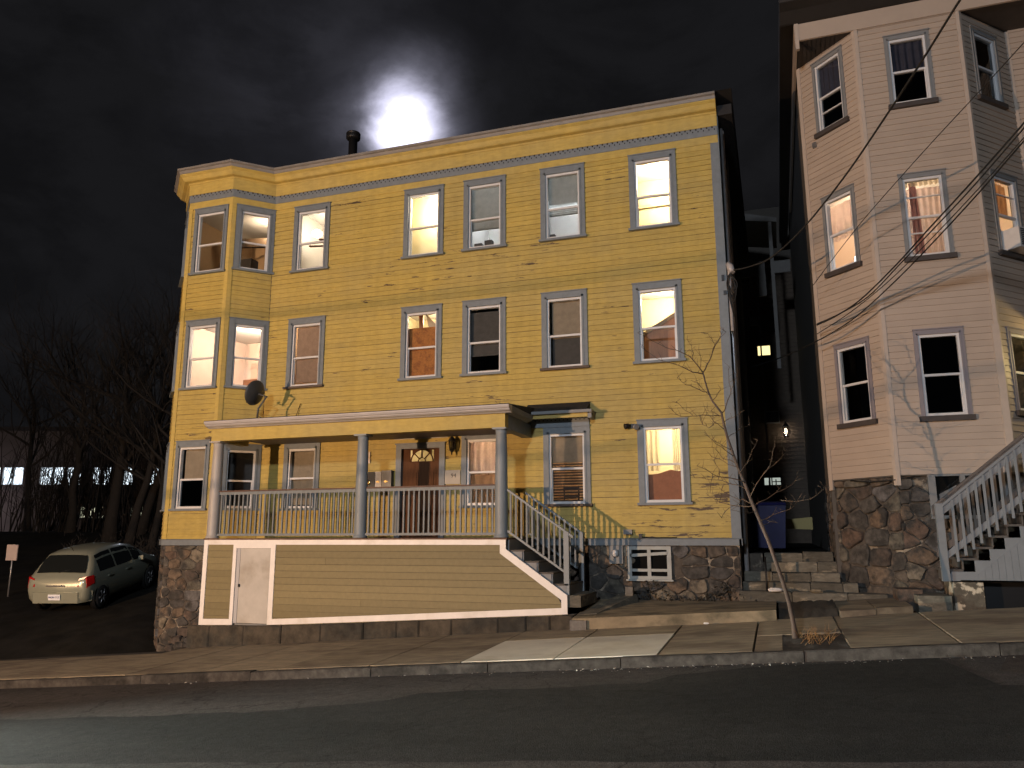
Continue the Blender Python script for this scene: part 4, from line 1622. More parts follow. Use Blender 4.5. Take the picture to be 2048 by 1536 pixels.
# lamp bracket by the end window, gas meter cap and small valve low on the wall
fl = thing('security_light', (-2.02, -.06, 2.3), 'small black twin floodlight at the corner of the end window', 'floodlight')
MB().box(-2.05, -1.97, -.06, -.02, 2.27, 2.36).build('base', BLACK, fl)
MB().lathe((-2.06, -.07, 2.33), [(.025, 0), (.05, .05), (.062, .13), (.055, .135)], 10, 0, (-.8, -.5, -.25)).build('lamp_head', BLACK, fl)
MB().lathe((-1.96, -.08, 2.31), [(.025, 0), (.05, .05), (.062, .12), (.05, .118)], 10, 0, (.35, -.85, -.3)).build('lamp_head', STEEL, fl)
mt = thing('round_meter', (-2.47, -.08, -.3), 'small round glass topped meter on the foundation wall', 'meter')
MB().box(-2.58, -2.30, -.06, -.0, -.50, -.14).build('back_plate', GREYTRIM, mt)
MB().lathe((-2.45, -.06, -.29), [(.075, 0), (.075, .05), (.065, .09), (.02, .10)], 14, 0, (0, -1, 0)).build('dial', material('pale meter dome', (.55, .55, .56), .2), mt)
pb = thing('outlet_box', (-2.27, -.05, .11), 'grey cable box low on the yellow wall beside the step rail shadow', 'box')
MB().box(-2.27, -2.09, -.10, -.022, .085, .185).build('case', GREYTRIM, pb)
sp = thing('spigot', (-1.92, -.05, .0), 'short black tap standing on the sill board', 'tap')
MB().box(-1.96, -1.89, -.10, -.03, .0, .10).build('valve', BLACK, sp)
MB().tube([(-1.89, -.05, .03), (-1.6, -.045, .02), (-1.2, -.045, .02)], .012, 5).build('pipe', BLACK, sp)

# service head and coiled cables on the alley corner
wh_ = thing('cable_mast', (.06, -.06, 5.3), 'white conduit hood with black cable coils on the house corner', 'cable head')
MB().tube([(.10, .02, 4.2), (.10, .02, 5.5), (.10, -.03, 5.62)], [.035, .035, .05], 8).build('conduit', GUTTER, wh_)
MB().tube([(.09, -.02, 5.66), (.13, -.06, 5.56), (.17, -.10, 5.42)], [.05, .075, .06], 10).build('hood', GUTTER, wh_)
mb = MB()
rg = random.Random(8)
for i in range(7):
    w = rg.uniform(.05, .16)
    dz = rg.uniform(.45, .95)
    mb.tube([(.14 + rg.uniform(-.03, .03), -.09, 5.42)] + [(.10 + w * sin(pi * t) * (1 if i % 2 else -.5) + .05 * t, -.07 - .02 * i / 7, 5.42 - dz * t) for t in lin(.1, 1, 8)] +
            [(.12 - w * .4, -.06, 5.42 - dz * .55), (.05, -.055, 5.15)], .011, 5)
mb.build('cable_coil', BLACKIRON, wh_, kind='stuff')
MB().box(-.055, .0, -.075, -.03, 5.28, 5.40).build('clamp', BLACK, wh_)
MB().box(-.03, .03, -.075, -.03, 4.98, 5.06).build('clamp', BLACK, wh_)

# ------------------------------------------------------------------ things behind the window glass
SHADE = cloth('tan roller shade cloth', (.34, .275, .21), .12)
SHADE_G = cloth('grey roller shade cloth', (.095, .088, .085), .08)
BROWNC = cloth('brown curtain cloth', (.36, .23, .14), .4)
SHADE_P = cloth('peach shade cloth', (.33, .235, .18), .22)
BLIND = cloth('grey blind slats', (.30, .31, .30), .3)
LACE = cloth('cream lace', (.75, .66, .48), .6)
PINKC = cloth('pink curtain cloth', (.66, .52, .44), .55)
REDC = cloth('dusky red curtain', (.42, .22, .19), .4)
BLUEC = cloth('blue grey curtain', (.17, .165, .22), .2)
ORANGEC = cloth('orange brown curtain', (.5, .27, .12), .5)


def shade(F, bx, zb_, mat, label, name='roller_blind', cat='window shade', d=-.12, u0=None, u1=None, top=None, group=None):
    """roller shade: slightly bowed cloth with a hem bar"""
    iu0, iu1, iz0, iz1, zm = bx
    u0 = iu0 + .0 if u0 is None else u0
    u1 = iu1 - .0 if u1 is None else u1
    zt = iz1 + .05 if top is None else top
    mb = MB()
    n = 7
    vs = []
    for j in range(5):
        for i in range(n):
            vs.append(F.p(u0 + (u1 - u0) * i / (n - 1), d - .012 * sin(pi * i / (n - 1)) - .006 * sin(j * 2.1 + i), zb_ + (zt - zb_) * j / 4))
    mb.add(vs, [(j * n + i, j * n + i + 1, (j + 1) * n + i + 1, (j + 1) * n + i) for j in range(4) for i in range(n - 1)], 0, True)
    mb.fbox(F, u0, u1, d - .02, d + .004, zb_ - .018, zb_ + .004)
    return tag(mb.build(name, mat), label, cat, group)


def curtain(F, u0, u1, z0, z1, mat, label, d=-.16, waves=5, amp=.025, taper=0.0, name='curtain', cat='curtain'):
    mb = MB()
    n = waves * 8 + 1
    vs = []
    for j in range(6):
        t = j / 5
        for i in range(n):
            s = i / (n - 1)
            ue = u1 - taper * (1 - t)
            vs.append(F.p(u0 + (ue - u0) * s, d + amp * sin(2 * pi * waves * s + .6 * sin(3 * t)) * (.6 + .6 * (1 - t)), z0 + (z1 - z0) * t))
    mb.add(vs, [(j * n + i, j * n + i + 1, (j + 1) * n + i + 1, (j + 1) * n + i) for j in range(5) for i in range(n - 1)], 0, True)
    return tag(mb.build(name, mat), label, cat)


def blind(F, bx, zb_, label, step=.042, tilt=-.95, d=-.13, mat=None, gaps=()):
    t = thing('window_blind', F.p((bx[0] + bx[1]) / 2, d, bx[2]), label, 'window blind')
    mb = MB()
    z = bx[3]
    k = 0
    while z > zb_:
        w = .024
        tl = tilt + (.0 if k not in gaps else -.5)
        dz, dd = w * sin(tl), w * cos(tl)
        u0, u1 = bx[0] + .01, bx[1] - .01
        sag = random.uniform(-.003, .003)
        mb.add([F.p(u0, d - dd, z + dz), F.p(u1, d - dd, z + dz + sag), F.p(u1, d + dd, z - dz + sag), F.p(u0, d + dd, z - dz)], [(0, 1, 2, 3)])
        z -= step
        k += 1
    mb.build('slats', mat or BLIND, t, kind='stuff')
    MB().fbox(F, bx[0] + .01, bx[1] - .01, d - .02, d + .02, zb_ - .02, zb_ + .005).build('bottom_bar', mat or BLIND, t)
    return t


# third floor
b = box_of[(3, 0)]
fan = thing('ceiling_fan', P(628, 492, 1.0), 'brown ceiling fan under a glaring lamp in the third floor window', 'ceiling fan')
fc = P(655, 492, 1.0)
FANW = material('brown fan blade', (.20, .09, .05), .5)
for k in range(4):
    a = 2 * pi * k / 4 + 3.35
    dv = Vector((cos(a), sin(a), 0))
    w = Vector((-sin(a), cos(a), 0)) * .065
    p0, p1 = fc + dv * .12, fc + dv * .50
    MB().hexa([p0 - w * .7, p0 + w * .7, p1 + w, p1 - w, p0 - w * .7 + Vector((0, 0, .012)), p0 + w * .7 + Vector((0, 0, .012)), p1 + w + Vector((0, 0, .012)), p1 - w + Vector((0, 0, .012))]).build('blade', FANW, fan)
MB().lathe(fc + Vector((0, 0, -.04)), [(.06, 0), (.09, .03), (.09, .10), (.03, .13), (.03, .30)], 12).build('motor', FANW, fan)
gl = P(634, 474, .9)
o = MB().lathe(gl, [(.06, 0), (.13, .05), (.14, .12), (.06, .19)], 14).build('ceiling_light', emit('bright lamp glass', (1, .86, .66), 22))
tag(o, 'glaring round lamp seen through the third floor window near the bay', 'lamp')
bx = box_of[(3, 2)]
blind(FRONT, bx, bx[2] + .52, 'grey slatted blind drawn most of the way, above two dark boxes')
BOXM = material('dark box', (.05, .045, .045), .6)
o = MB().box(bx[0] + .10, bx[0] + .29, .10, .24, bx[2] - .01, bx[2] + .17).build('speaker', BOXM)
tag(o, 'low dark box on the sill below the blind, the shorter of two', 'box')
o = MB().box(bx[0] + .36, bx[0] + .54, .10, .24, bx[2] - .01, bx[2] + .22).build('speaker', BOXM)
tag(o, 'tall dark box on the sill below the blind, the taller of two', 'box')
MB().box(bx[0] - .1, bx[1] + .1, .09, .3, bx[2] - .05, bx[2] - .012).build('sill_shelf', WHITE, house)
bx = box_of[(3, 3)]
blind(FRONT, bx, bx[2] + .62, 'grey slatted blind with a white tube lamp glowing behind it')
MB().box(bx[0] - .1, bx[1] + .1, .09, .3, bx[2] - .05, bx[2] - .012).build('sill_shelf', WHITE, house)
o = MB().box(bx[0] + .02, bx[0] + .17, .10, .24, bx[2] - .01, bx[2] + .16).build('speaker', BOXM)
tag(o, 'single dark box standing on the sill of the tube lit window', 'box')
tl = thing('tube_lamp', (-3.45, .45, 7.65), 'glowing white tube lamp behind the grey blind', 'lamp')
MB().tube([(-3.86, .205, 7.50), (-3.05, .205, 7.50)], .022, 8).build('tube', emit('tube lamp glow', (.92, .95, 1), 30), tl)
MB().box(-3.9, -3.0, .18, .23, 7.53, 7.56).build('housing', WHITE, tl)
# picture rail moulding and door frame inside the brightest window
MB().box(-2.42, -.2, 1.84, 1.88, 7.95, 8.02).build('wall_moulding', material('yellow moulding', (.72, .56, .3), .6), house)

# bay, third floor: beam, picture, lamp
BEAMW = material('dark ceiling beam', (.13, .085, .05), .6)
MB().prism([Vector((-13.2, .9, 8.0)), Vector((-11.1, 1.5, 8.0)), Vector((-11.1, 1.62, 8.0)), Vector((-13.2, 1.02, 8.0))], (0, 0, .25)).build('ceiling_beam', BEAMW, house)
pic = thing('picture', (-12.35, 2.5, 8.0), 'dark framed picture on the orange wall inside the third floor bay', 'picture')
pa, pb_ = P(494, 463, 2.55), P(520, 492, 2.55)
MB().box(min(pa.x, pb_.x), max(pa.x, pb_.x), 2.53, 2.58, min(pa.z, pb_.z), max(pa.z, pb_.z)).build('canvas', BOXM, pic)
cab = P(495, 540, .6)
o = MB().box(cab.x - .15, cab.x + .22, .45, .75, 6.06, P(495, 522, .6).z).build('dresser', BOXM)
tag(o, 'dark dresser top low in the third floor bay window', 'dresser')
# second floor bay: doors and a cabinet
DOORP = material('pale room door', (.62, .47, .38), .5)
for (x0, x1, lbl) in ((-13.6, -12.9, 'a'), (-12.35, -11.75, 'b')):
    MB().box(x0, x1, 2.55, 2.60, 3.06, 5.05).build('room_door', DOORP, house)
o = MB().box(-12.8, -12.3, 1.2, 1.6, 3.06, 4.25).build('cabinet', material('red brown cabinet', (.30, .14, .08), .5))
tag(o, 'red brown cabinet standing inside the lit second floor bay', 'cabinet')

# second floor
bx = box_of[(2, 0)]
shade(FRONT, bx, bx[2] + .14, SHADE_P, 'dim tan shade with light leaking at its foot, second floor', u0=bx[0] + .05, u1=bx[1] - .01)
bx = box_of[(2, 1)]
OSB = material('orange strand board', (.40, .155, .04), .8, var=.25, vscale=26, col2=(.28, .10, .028), c2scale=6)
o = MB().fbox(FRONT, bx[0] - .02, bx[1] + .02, -.16, -.14, bx[2] - .03, bx[3] - .33).build('plywood_board', OSB)
tag(o, 'orange strand board covering most of the middle second floor window', 'board')
MB().prism([P(838, 630, .6), P(846, 630, .6), P(846, 660, .6), P(838, 660, .6)], (0, .03, 0)).build('room_post', BEAD, house)
MB().prism([P(852, 628, .5), P(875, 652, .5), P(875, 665, .5), P(856, 652, .5)], (0, .03, 0)).build('room_brace', material('grey brace', (.4, .34, .26), .6), house)
bx = box_of[(2, 2)]
shade(FRONT, bx, bx[4] - .28, SHADE_G, 'charcoal shade half drawn in the dark second floor window', top=bx[3] - .10)
bx = box_of[(2, 3)]
shade(FRONT, bx, bx[4] - .02, SHADE, 'tan shade over the top sash of the dark second floor window', u0=bx[0] + .08)
shade(FRONT, bx, bx[2] + .06, SHADE_G, 'dark grey shade over the bottom sash below the tan shade', u0=bx[0] + .08, top=bx[4] - .03, d=-.15)

# first floor
bx = box_of[('f', 1)]
shade(BF, bx, bx[4] + .0, SHADE, 'tan shade over the top sash of the ground floor bay window', u0=bx[0] + .08, d=-.11)
bx = box_of[('r', 1)]
shade(BR, bx, bx[2] + .05, SHADE_G, 'dark shade in the bay window under the porch roof', d=-.11)
bx = box_of[(1, 0)]
shade(FRONT, bx, bx[2] + .10, SHADE, 'tan shade filling the porch window nearest the bay', u0=bx[0] + .02)
bx = box_of[(1, 2)]
curtain(FRONT, bx[0] - .02, bx[1] + .02, bx[4] - .05, bx[3] + .05, PINKC, 'peach curtain glowing in the porch window beside the door', waves=5)
curtain(FRONT, bx[0] - .02, bx[1] + .02, bx[2] - .02, bx[4] + .02, BROWNC, 'brown curtain in the bottom sash of the porch window beside the door', waves=4, d=-.20)
bx = box_of[(1, 3)]
shade(FRONT, bx, bx[4] + .16, SHADE, 'tan shade in the window beside the porch steps')
blind(FRONT, (bx[0], bx[1], bx[2], bx[4] + .16), bx[2] + .06, 'dark bent blind with warm light between its slats', step=.06, tilt=1.15, mat=cloth('dark blind slats', (.09, .075, .065), .1), gaps=(9, 12, 13, 16, 17, 19, 21))
ch = thing('chair', (-3.4, .3, .1), 'dark ladder back chair inside the window beside the steps', 'chair')
for xx in (-3.62, -3.30):
    MB().box(xx, xx + .03, .28, .31, .05, 1.12).build('back_post', BOXM, ch)
for zz in (.72, .88, 1.05):
    MB().box(-3.59, -3.30, .285, .305, zz, zz + .045).build('rung', BOXM, ch)
MB().box(-3.62, -3.27, .28, .62, .46, .50).build('seat', BOXM, ch)
for xx in (-3.62, -3.30):
    MB().box(xx, xx + .03, .59, .62, .05, .46).build('leg', BOXM, ch)
bx = box_of[(1, 4)]
curtain(FRONT, bx[0] - .02, bx[0] + .30, bx[4] - .12, bx[3] + .05, LACE, 'cream lace curtain gathered on the house door side of the end window', waves=3)
curtain(FRONT, bx[1] - .22, bx[1] + .02, bx[4] - .12, bx[3] + .05, LACE, 'cream lace curtain gathered on the alley side of the end window', waves=3)
mb = MB()
mb.ffpoly(FRONT, [(bx[0] - .02, bx[2] - .02), (bx[1] + .02, bx[2] - .02), (bx[1] + .02, bx[4] - .10), (bx[1] - .12, bx[4] - .14), (bx[1] - .28, bx[4] - .10), (bx[0] + .25, bx[4] - .18), (bx[0] - .02, bx[4] - .20)], -.19, -.16)
tag(mb.build('cardboard_panel', material('red brown card', (.33, .13, .07), .7, var=.12, vscale=10)), 'red brown card panel propped in the end window', 'panel')

# ------------------------------------------------------------------ peach coloured house across the alley
peach = thing('apartment_house', (4, 3, -1), 'peach vinyl sided house with a broad angled bay, seen beyond the alley', 'house')
XF0, XF1, YF = 2.87, 4.77, -.30
RL = Frame(1.80, .77, XF0 - 1.80, YF - .77)
RF = Frame(XF0, YF, 1, 0)
RR = Frame(XF1, YF, 1.07, 1.07)
LL, LF, LR = hypot(1.07, 1.07), XF1 - XF0, hypot(1.07, 1.07)
RW = Frame(5.84, .77, 1, 0)
ZB, ZT = 1.14, 10.28
lw = {3: (.39, 1.19, 8.40, 10.13), 2: (.36, 1.18, 5.28, 7.02), 1: (.36, 1.20, 2.13, 3.83)}
fw = {3: (.52, 1.34, 8.38, 9.99), 2: (.52, 1.35, 5.18, 6.97), 1: (.50, 1.34, 2.10, 3.83)}
rw = {3: (.30, 1.12, 8.42, 10.02), 2: (.34, 1.18, 5.22, 6.95), 1: (.24, 1.12, 2.16, 3.80)}
mb = MB()
for F, L, tab in ((RL, LL, lw), (RF, LF, fw), (RR, LR, rw)):
    wall_panel(mb, F, 0, L, ZB - .02, ZT, [wh(q) for q in tab.values()], d0=-.10)
wall_panel(mb, RW, 0, 3, ZB, 12.5, [], d0=-.10)
mb.box(1.80, 1.90, .80, 13, -1, 12.5)
mb.box(1.90, 8.8, 12.9, 13, -1, 12.5)
mb.box(8.74, 8.84, .67, 13, -1, 12.5)
mb.build('wall', SKIN_IN, peach)
ZEX = .1215
k1 = clad(peach, RL, .06, LL - .055, ZB, ZT, ZEX, [bh(q) for q in lw.values()], PINK, db=.018, dt=.003, limit=160, gapw=.0012)
k2 = clad(peach, RF, .055, LF - .055, ZB, ZT, ZEX, [bh(q) for q in fw.values()], PINK, db=.018, dt=.003, limit=136, gapw=.0012)
clad(peach, RR, .055, LR - .02, ZB, ZT, ZEX, [bh(q) for q in rw.values()], PINK, db=.018, dt=.003)
clad(peach, RW, .05, 3, ZB, 12.4, ZEX, [], PINK, db=.018, dt=.003)
for F, a, b, zl in ((RL, -.03, .06, .94), (RL, LL - .055, LL + .012, .95), (RF, -.014, .055, .95), (RF, LF - .055, LF + .012, ZB), (RR, -.012, .055, ZB), (RW, -.05, .05, ZB)):
    MB().fbox(F, a, b, -.02, .026, zl, ZT - .003).build('corner_trim', PINKTRIM, peach)
MB().fbox(RF, LF - .10, LF + .02, .02, .045, ZB, 3.84).build('corner_trim', PINKTRIM, peach)
# square overhanging top storey edge with dark soffits
mb = MB()
mb.box(1.74, 8.8, YF - .03, YF + .02, ZT + .002, ZT + .38)
mb.box(1.72, 1.77, YF + .021, 9, ZT - .01, ZT + .38)
mb.build('frieze_board', PINK, peach)
mb = MB()
mb.box(1.725, 1.80, YF - .045, YF + .04, ZT - .20, ZT + .40)
mb.build('corner_trim', PINKTRIM, peach)
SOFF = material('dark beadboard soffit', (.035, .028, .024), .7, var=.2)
mb = MB()
n = 12
for i in range(n):
    a = i / n
    b = (i + 1) / n - .012
    mb.add([(1.78 + 1.09 * (1 - a), YF, ZT + .006), (1.78 + 1.09 * (1 - b), YF, ZT + .006), (1.78 + 1.09 * (1 - b), YF + 1.07 * b, ZT + .006), (1.78 + 1.09 * (1 - a), YF + 1.07 * a, ZT + .006)], [(0, 1, 2, 3)])
mb.box(1.75, 8.8, YF + .03, 3, ZT + .03, ZT + .05)
mb.build('soffit', SOFF, peach)
mb = MB()
pr = [(YF - .03, ZT + .385), (YF - .08, ZT + .40), (YF - .30, ZT + .55), (YF - .52, ZT + .62), (YF - .55, ZT + .66), (YF - .55, ZT + .80), (YF, ZT + .85)]
mb.prism([Vector((1.45, y, z)) for y, z in pr], (7.6, 0, 0))
mb.box(1.44, 1.72, YF, 13, ZT + .45, ZT + .75)
mb.build('cornice', material('dark brown cornice', (.014, .012, .011), .6, var=.2), peach)
mb = MB()
mb.box(2.0, 8.8, YF - .2, 13, ZT + .8, ZT + 1.2)
mb.build('roof', ROOFING, peach)
MB().box(1.9, 3.4, -.38, .1, ZT + 1.0, ZT + 1.55).build('roof_parapet', WHITE, peach)

pw = {}
for nm, F, tab in (('L', RL, lw), ('F', RF, fw), ('R', RR, rw)):
    for fl, q in tab.items():
        lit = (fl == 2)
        ex = ()
        if nm == 'L' and fl == 3: ex = (.27,)
        if nm == 'F' and fl == 2: ex = (.30, .76)
        if nm == 'R' and fl == 2: ex = (.28, .78)
        _, pw[(nm, fl)] = window(peach, F, *q, GREYTRIM if fl != 1 else material('mauve grey trim', (.22, .20, .22), .55), VINYL, DARKSILL, GLASS if lit else GLASS_DARK,
                                 cas=.075, top=.09, sill=.10, proud=.032, mid=.5, extra=ex)
# second floor rooms are lit
PEACHR = material('peach room wall', (.72, .56, .42), .8)
facet_room(peach, [(2.02, .90), (2.02, 2.6), (5.6, 2.6), (5.6, .70), (4.72, -.16), (2.92, -.16)], 4.72, 7.45, PEACHR, WHITEC, FLOORW)
room_light((3.2, 1.1, 6.9), 110, (1, .72, .52))
room_light((4.7, 1.3, 6.6), 14, (1, .74, .40))
b = pw[('L', 2)]
curtain(RL, b[0] - .02, b[1] + .02, b[4] - .10, b[3] - .10, PINKC, 'peach curtain tied short in the lit window nearest the alley', waves=4, d=-.14)
o = MB().lathe(RL.p(b[1] - .22, -.35, b[2] - .15), [(.16, 0), (.10, .42), (.02, .45)], 14).build('lamp_shade_lamp', emit('white lamp shade glow', (.86, .93, 1), 4.2))
o.name = 'table_lamp'
tag(o, 'white glowing table lamp low in the lit window nearest the alley', 'lamp')
b = pw[('F', 2)]
curtain(RF, b[0] + .06, b[1] + .02, b[2] - .02, b[3] - .16, PINKC, 'pale pink curtain across the lit middle window of the peach house', waves=6, d=-.15)
curtain(RF, b[0] + .12, b[0] + .24, b[2] - .02, b[3] - .05, REDC, 'narrow dusky red curtain at the edge of the pink one', waves=2, d=-.11, taper=-.06)
curtain(RF, b[0] - .02, b[1] + .02, b[3] - .13, b[3] + .04, LACE, 'short frilled valance above the pink curtain', waves=8, d=-.09, name='valance', cat='valance')
o = MB().lathe(RF.p(b[0] + .05, -.5, b[4] + .10), [(.02, 0), (.07, .04), (.08, .09), (.03, .14)], 12).build('ceiling_light', emit('cool lamp glow', (.92, .95, 1), 10))
tag(o, 'small bright lamp at the edge of the pink curtained window', 'lamp')
b = pw[('R', 2)]
curtain(RR, b[0] - .02, b[1] - .12, b[4] + .05, b[3] - .06, ORANGEC, 'orange brown curtain above the air conditioner', waves=4, d=-.12)
ac = thing('air_conditioner', RR.p(.62, .1, 5.34), 'white window air conditioner jutting from the peach house bay', 'air conditioner')
MB().fbox(RR, b[0] + .06, b[1] - .04, -.10, .34, b[2] + .0, b[2] + .40).build('case', material('white enamel case', (.6, .58, .56), .45, var=.08), ac)
mb = MB()
for i in range(9):
    mb.fbox(RR, b[0] + .10, b[1] - .08, .338, .348, b[2] + .04 + i * .038, b[2] + .062 + i * .038)
mb.build('grille', BLACK, ac, kind='stuff')
for nm, F, lbl in (('L', RL, 'blue grey curtain in the top floor window nearest the alley'), ('F', RF, 'pair of grey curtains in the middle top floor window of the peach house')):
    b = pw[(nm, 3)]
    curtain(F, b[0], b[1], b[4] + .02, b[3] + .02, BLUEC, lbl, waves=5, d=-.10)
MB().fbox(RL, .28, .36, .02, .07, 8.22, 8.34).build('vent_cover', STEEL, peach)

# stone foundation of the peach house
mb = MB()
mb.prism([Vector((x, y, -1.6)) for x, y in ((1.85, .85), (2.89, -.23), (4.75, -.23), (5.8, .82))], (0, 0, 2.74))
mb.box(1.85, 2.1, .85, 13, -1.3, 1.13)
mb.box(5.84, 8.8, .82, 1.1, -1, 1.13)
pf = mb.build('foundation', MORTAR, peach)
CWIN = (.50, 1.75, .40, 1.10)
rubble(pf, RL, [(.04, -1.5), (LL, -1.4), (LL, 1.12), (.04, 1.12)], .46, .28, .045, STONE, 21, gap=.014, d=-.06)
rubble(pf, RF, [(0, -1.45), (LF, -1.3), (LF, 1.12), (0, 1.12)], .46, .28, .045, STONE, 26, gap=.014, holes=[(CWIN[0] - .05, CWIN[1] + .05, CWIN[2] - .05, 1.3)], d=-.06)
SIDEP = Frame(1.83, 1, 0, -1)
rubble(pf, Frame(1.84, 3.2, 0, -1), [(0, -1.2), (2.35, -1.3), (2.35, 1.12), (0, 1.12)], .36, .24, .05, STONE, 31, gap=.02, d=.0)
mb = MB()
a, b, c, d = CWIN
for (p, q, r, s) in ((a, a + .12, c, d), (a + .52, a + .60, c, d), (b - .1, b, c, d), (a, b, c - .06, c - .001), (a, b, d + .001, d + .035)):
    mb.fbox(RF, p, q, -.1, .03, r, s)
cwin = mb.build('cellar_window', GREYTRIM, peach)
MB().fbox(RF, a + .11, b - .09, -.08, -.06, c, d).build('cellar_dark_board', OPENING_DARK, cwin)  # dark board in place of the unlit cellar
MB().add([RF.p(a + .11, -.03, c), RF.p(b - .09, -.03, c), RF.p(b - .09, -.03, d), RF.p(a + .11, -.03, d)], [(0, 1, 2, 3)]).build('pane', GLASS_DARK, cwin)
o = MB().hexa([RF.p(a + .17, -.04, c + .22), RF.p(a + .46, -.04, c + .34), RF.p(a + .46, -.055, c + .34), RF.p(a + .17, -.055, c + .22),
               RF.p(a + .17, -.04, c + .38), RF.p(a + .46, -.04, c + .54), RF.p(a + .46, -.055, c + .54), RF.p(a + .17, -.055, c + .38)]).build('white_card', WHITE)
tag(o, 'slanting white card behind the cellar window pane of the peach house', 'card')
MB().tube([RL.p(.5, .03, 1.10), RL.p(.9, .04, 1.05), RL.p(1.45, .05, 1.05), RF.p(.3, .05, 1.10)], .012, 5).build('cable', BLACKIRON, peach)

# grey side stair to the raised porch of the peach house
st = thing('stair', (4.2, -1.0, -.7), 'grey painted wooden stair with railing rising to the peach house porch', 'stair')
ST0 = P(1898, 1160, -1.3)
rise, run = .183, .235
FYS = -1.30
x0, z0 = 3.36, -.69
for i in range(11):
    xx, zz = x0 + run * i, z0 + rise * (i + 1)
    MB().box(xx - .03, xx + run + .01, FYS + .03, -.42, zz - .035, zz).build('tread', TREAD, st)
    MB().box(xx, xx + .02, FYS + .04, -.44, zz - rise, zz - .036).build('riser', TREAD, st)
poly = [(x0 - .02, z0)]
for i in range(11):
    poly += [(x0 + run * i + .20, z0 + rise * i + .0), (x0 + run * i + .20, z0 + rise * (i + 1) - .0)]
poly = [(x0 + .04, z0 - .02)]
for i in range(10):
    poly += [(x0 + .04 + run * i + .19, z0 - .02 + rise * i + (.06 if i == 0 else 0)), (x0 + .04 + run * i + .19, z0 + rise * (i + 1) - .036)]
top = poly[-1]
mb = MB()
# stringer as stacked boxes (sawtooth top) with a boarded panel below
for i in range(11):
    xx = x0 + run * i
    mb.prism([Vector((p, FYS, q)) for p, q in ((xx + .18, z0 + .012 + (run * 0)), (xx + .18 + run, z0 + .012 + 0), (xx + .18 + run, z0 + rise * (i + 1) - .036), (xx + .18, z0 + rise * (i + 1) - .036))], (0, .03, 0))
mb.prism([Vector((p, FYS, q)) for p, q in ((x0 - .03, z0 - .01), (x0 + .18, z0 + .0), (x0 + .18, z0 + rise - .036), (x0 + .06, z0 + rise - .036))], (0, .03, 0))
mb.build('stringer', STAIRGREY, st)
mb = MB()
sl = rise / run
for i in range(26):
    xx = x0 + .35 + i * .1
    mb.prism([Vector((p, FYS - .012, q)) for p, q in ((xx, z0 + .012), (xx + .096, z0 + .012), (xx + .096, z0 + sl * (xx + .096 - x0 - .30)), (xx, z0 + sl * max(0, xx - x0 - .30) + .012))], (0, .01, 0))
mb.build('stair_panel', STAIRGREY, st)
mb = MB()
mb.box(3.27, 3.385, FYS - .045, FYS + .055, -.70, .575)
mb.build('newel_post', STAIRGREY, st)
for yy in (FYS, -.40):
    s0, s1 = Vector((3.38, yy, .52)), Vector((6.0, yy, .52 + 2.62 * .80))
    hw, t = Vector((0, .045, 0)), Vector((0, 0, .05))
    mt_ = STAIRGREY if yy == FYS else material('brown back rail', (.12, .10, .09), .6)
    mb = MB()
    mb.hexa([s0 - hw, s0 + hw, s1 + hw, s1 - hw, s0 - hw + t, s0 + hw + t, s1 + hw + t, s1 - hw + t])
    hw, t, dn = Vector((0, .02, 0)), Vector((0, 0, .12)), Vector((0, 0, -.13))
    mb.hexa([s0 - hw + dn, s0 + hw + dn, s1 + hw + dn, s1 - hw + dn, s0 - hw + dn + t, s0 + hw + dn + t, s1 + hw + dn + t, s1 - hw + dn + t])
    mb.build('stair_handrail', mt_, st)
    mb = MB()
    dn = Vector((0, 0, -.86))
    mb.hexa([s0 - hw + dn, s0 + hw + dn, s1 + hw + dn, s1 - hw + dn, s0 - hw + dn + t, s0 + hw + dn + t, s1 + hw + dn + t, s1 - hw + dn + t])
    mb.build('stair_lower_rail', mt_, st)
    for i in range(20):
        f = (i + 1.2) / 21
        p = s0.lerp(s1, f)
        MB().box(p.x - .02, p.x + .02, yy - .042, yy - .021, p.z - 1.02, p.z - .005).build('baluster', mt_, st)
# stained concrete pier and step under the stair foot
PIER = material('patchy pale pier render', (.10, .085, .065), .9, var=.3, vscale=9, bump=.4, col2=(.46, .40, .31), c2scale=4.5, c2lo=.5, c2hi=.56)
pier = MB().box(3.42, 3.86, -1.32, -.5, -1.25, -.712).build('pier', PIER)
tag(pier, 'patchy white and dark masonry pier carrying the grey stair', 'pier')
o = MB().box(2.86, 3.36, -1.42, -.45, -1.22, -.93).build('step_block', STEPSTONE)
tag(o, 'single granite step at the foot of the grey stair', 'step')
o = MB().box(2.62, 3.0, -1.0, -.3, -1.2, -.86).build('boulder', STONE)
tag(o, 'rough block of stone between alley steps and stair step', 'stone')
MB().box(3.9, 8, -.95, -.9, -1.2, -.72).build('stair_void_dark', BLACK, st)  # black panel stands for the dark void under the stair
# entrance porch further up the stair (beyond the frame) with a lit lamp under its roof
mb = MB()
mb.box(5.92, 8.6, -1.32, .74, 1.30, 1.42)
mb.build('porch_floor', TREAD, peach)
MB().box(5.75, 8.7, -1.5, .74, 3.84, 4.0).build('porch_roof', CEILP, peach)
MB().box(8.4, 8.55, -1.3, -1.15, 1.42, 3.84).build('porch_post', STAIRGREY, peach)
pl = thing('porch_lamp', (6.6, .3, 3.7), 'lit globe lamp under the peach house porch roof', 'lamp')
MB().lathe((6.6, .2, 3.58), [(.04, 0), (.09, .05), (.09, .13), (.05, .18)], 12).build('globe', emit('globe glow', (1, .78, .35), 6), pl)
MB().box(6.53, 6.67, .13, .27, 3.765, 3.838).build('fitting', BLACK, pl)
point_light('porch_light', (6.4, .05, 3.45), 52, (1, .74, .30), .08)

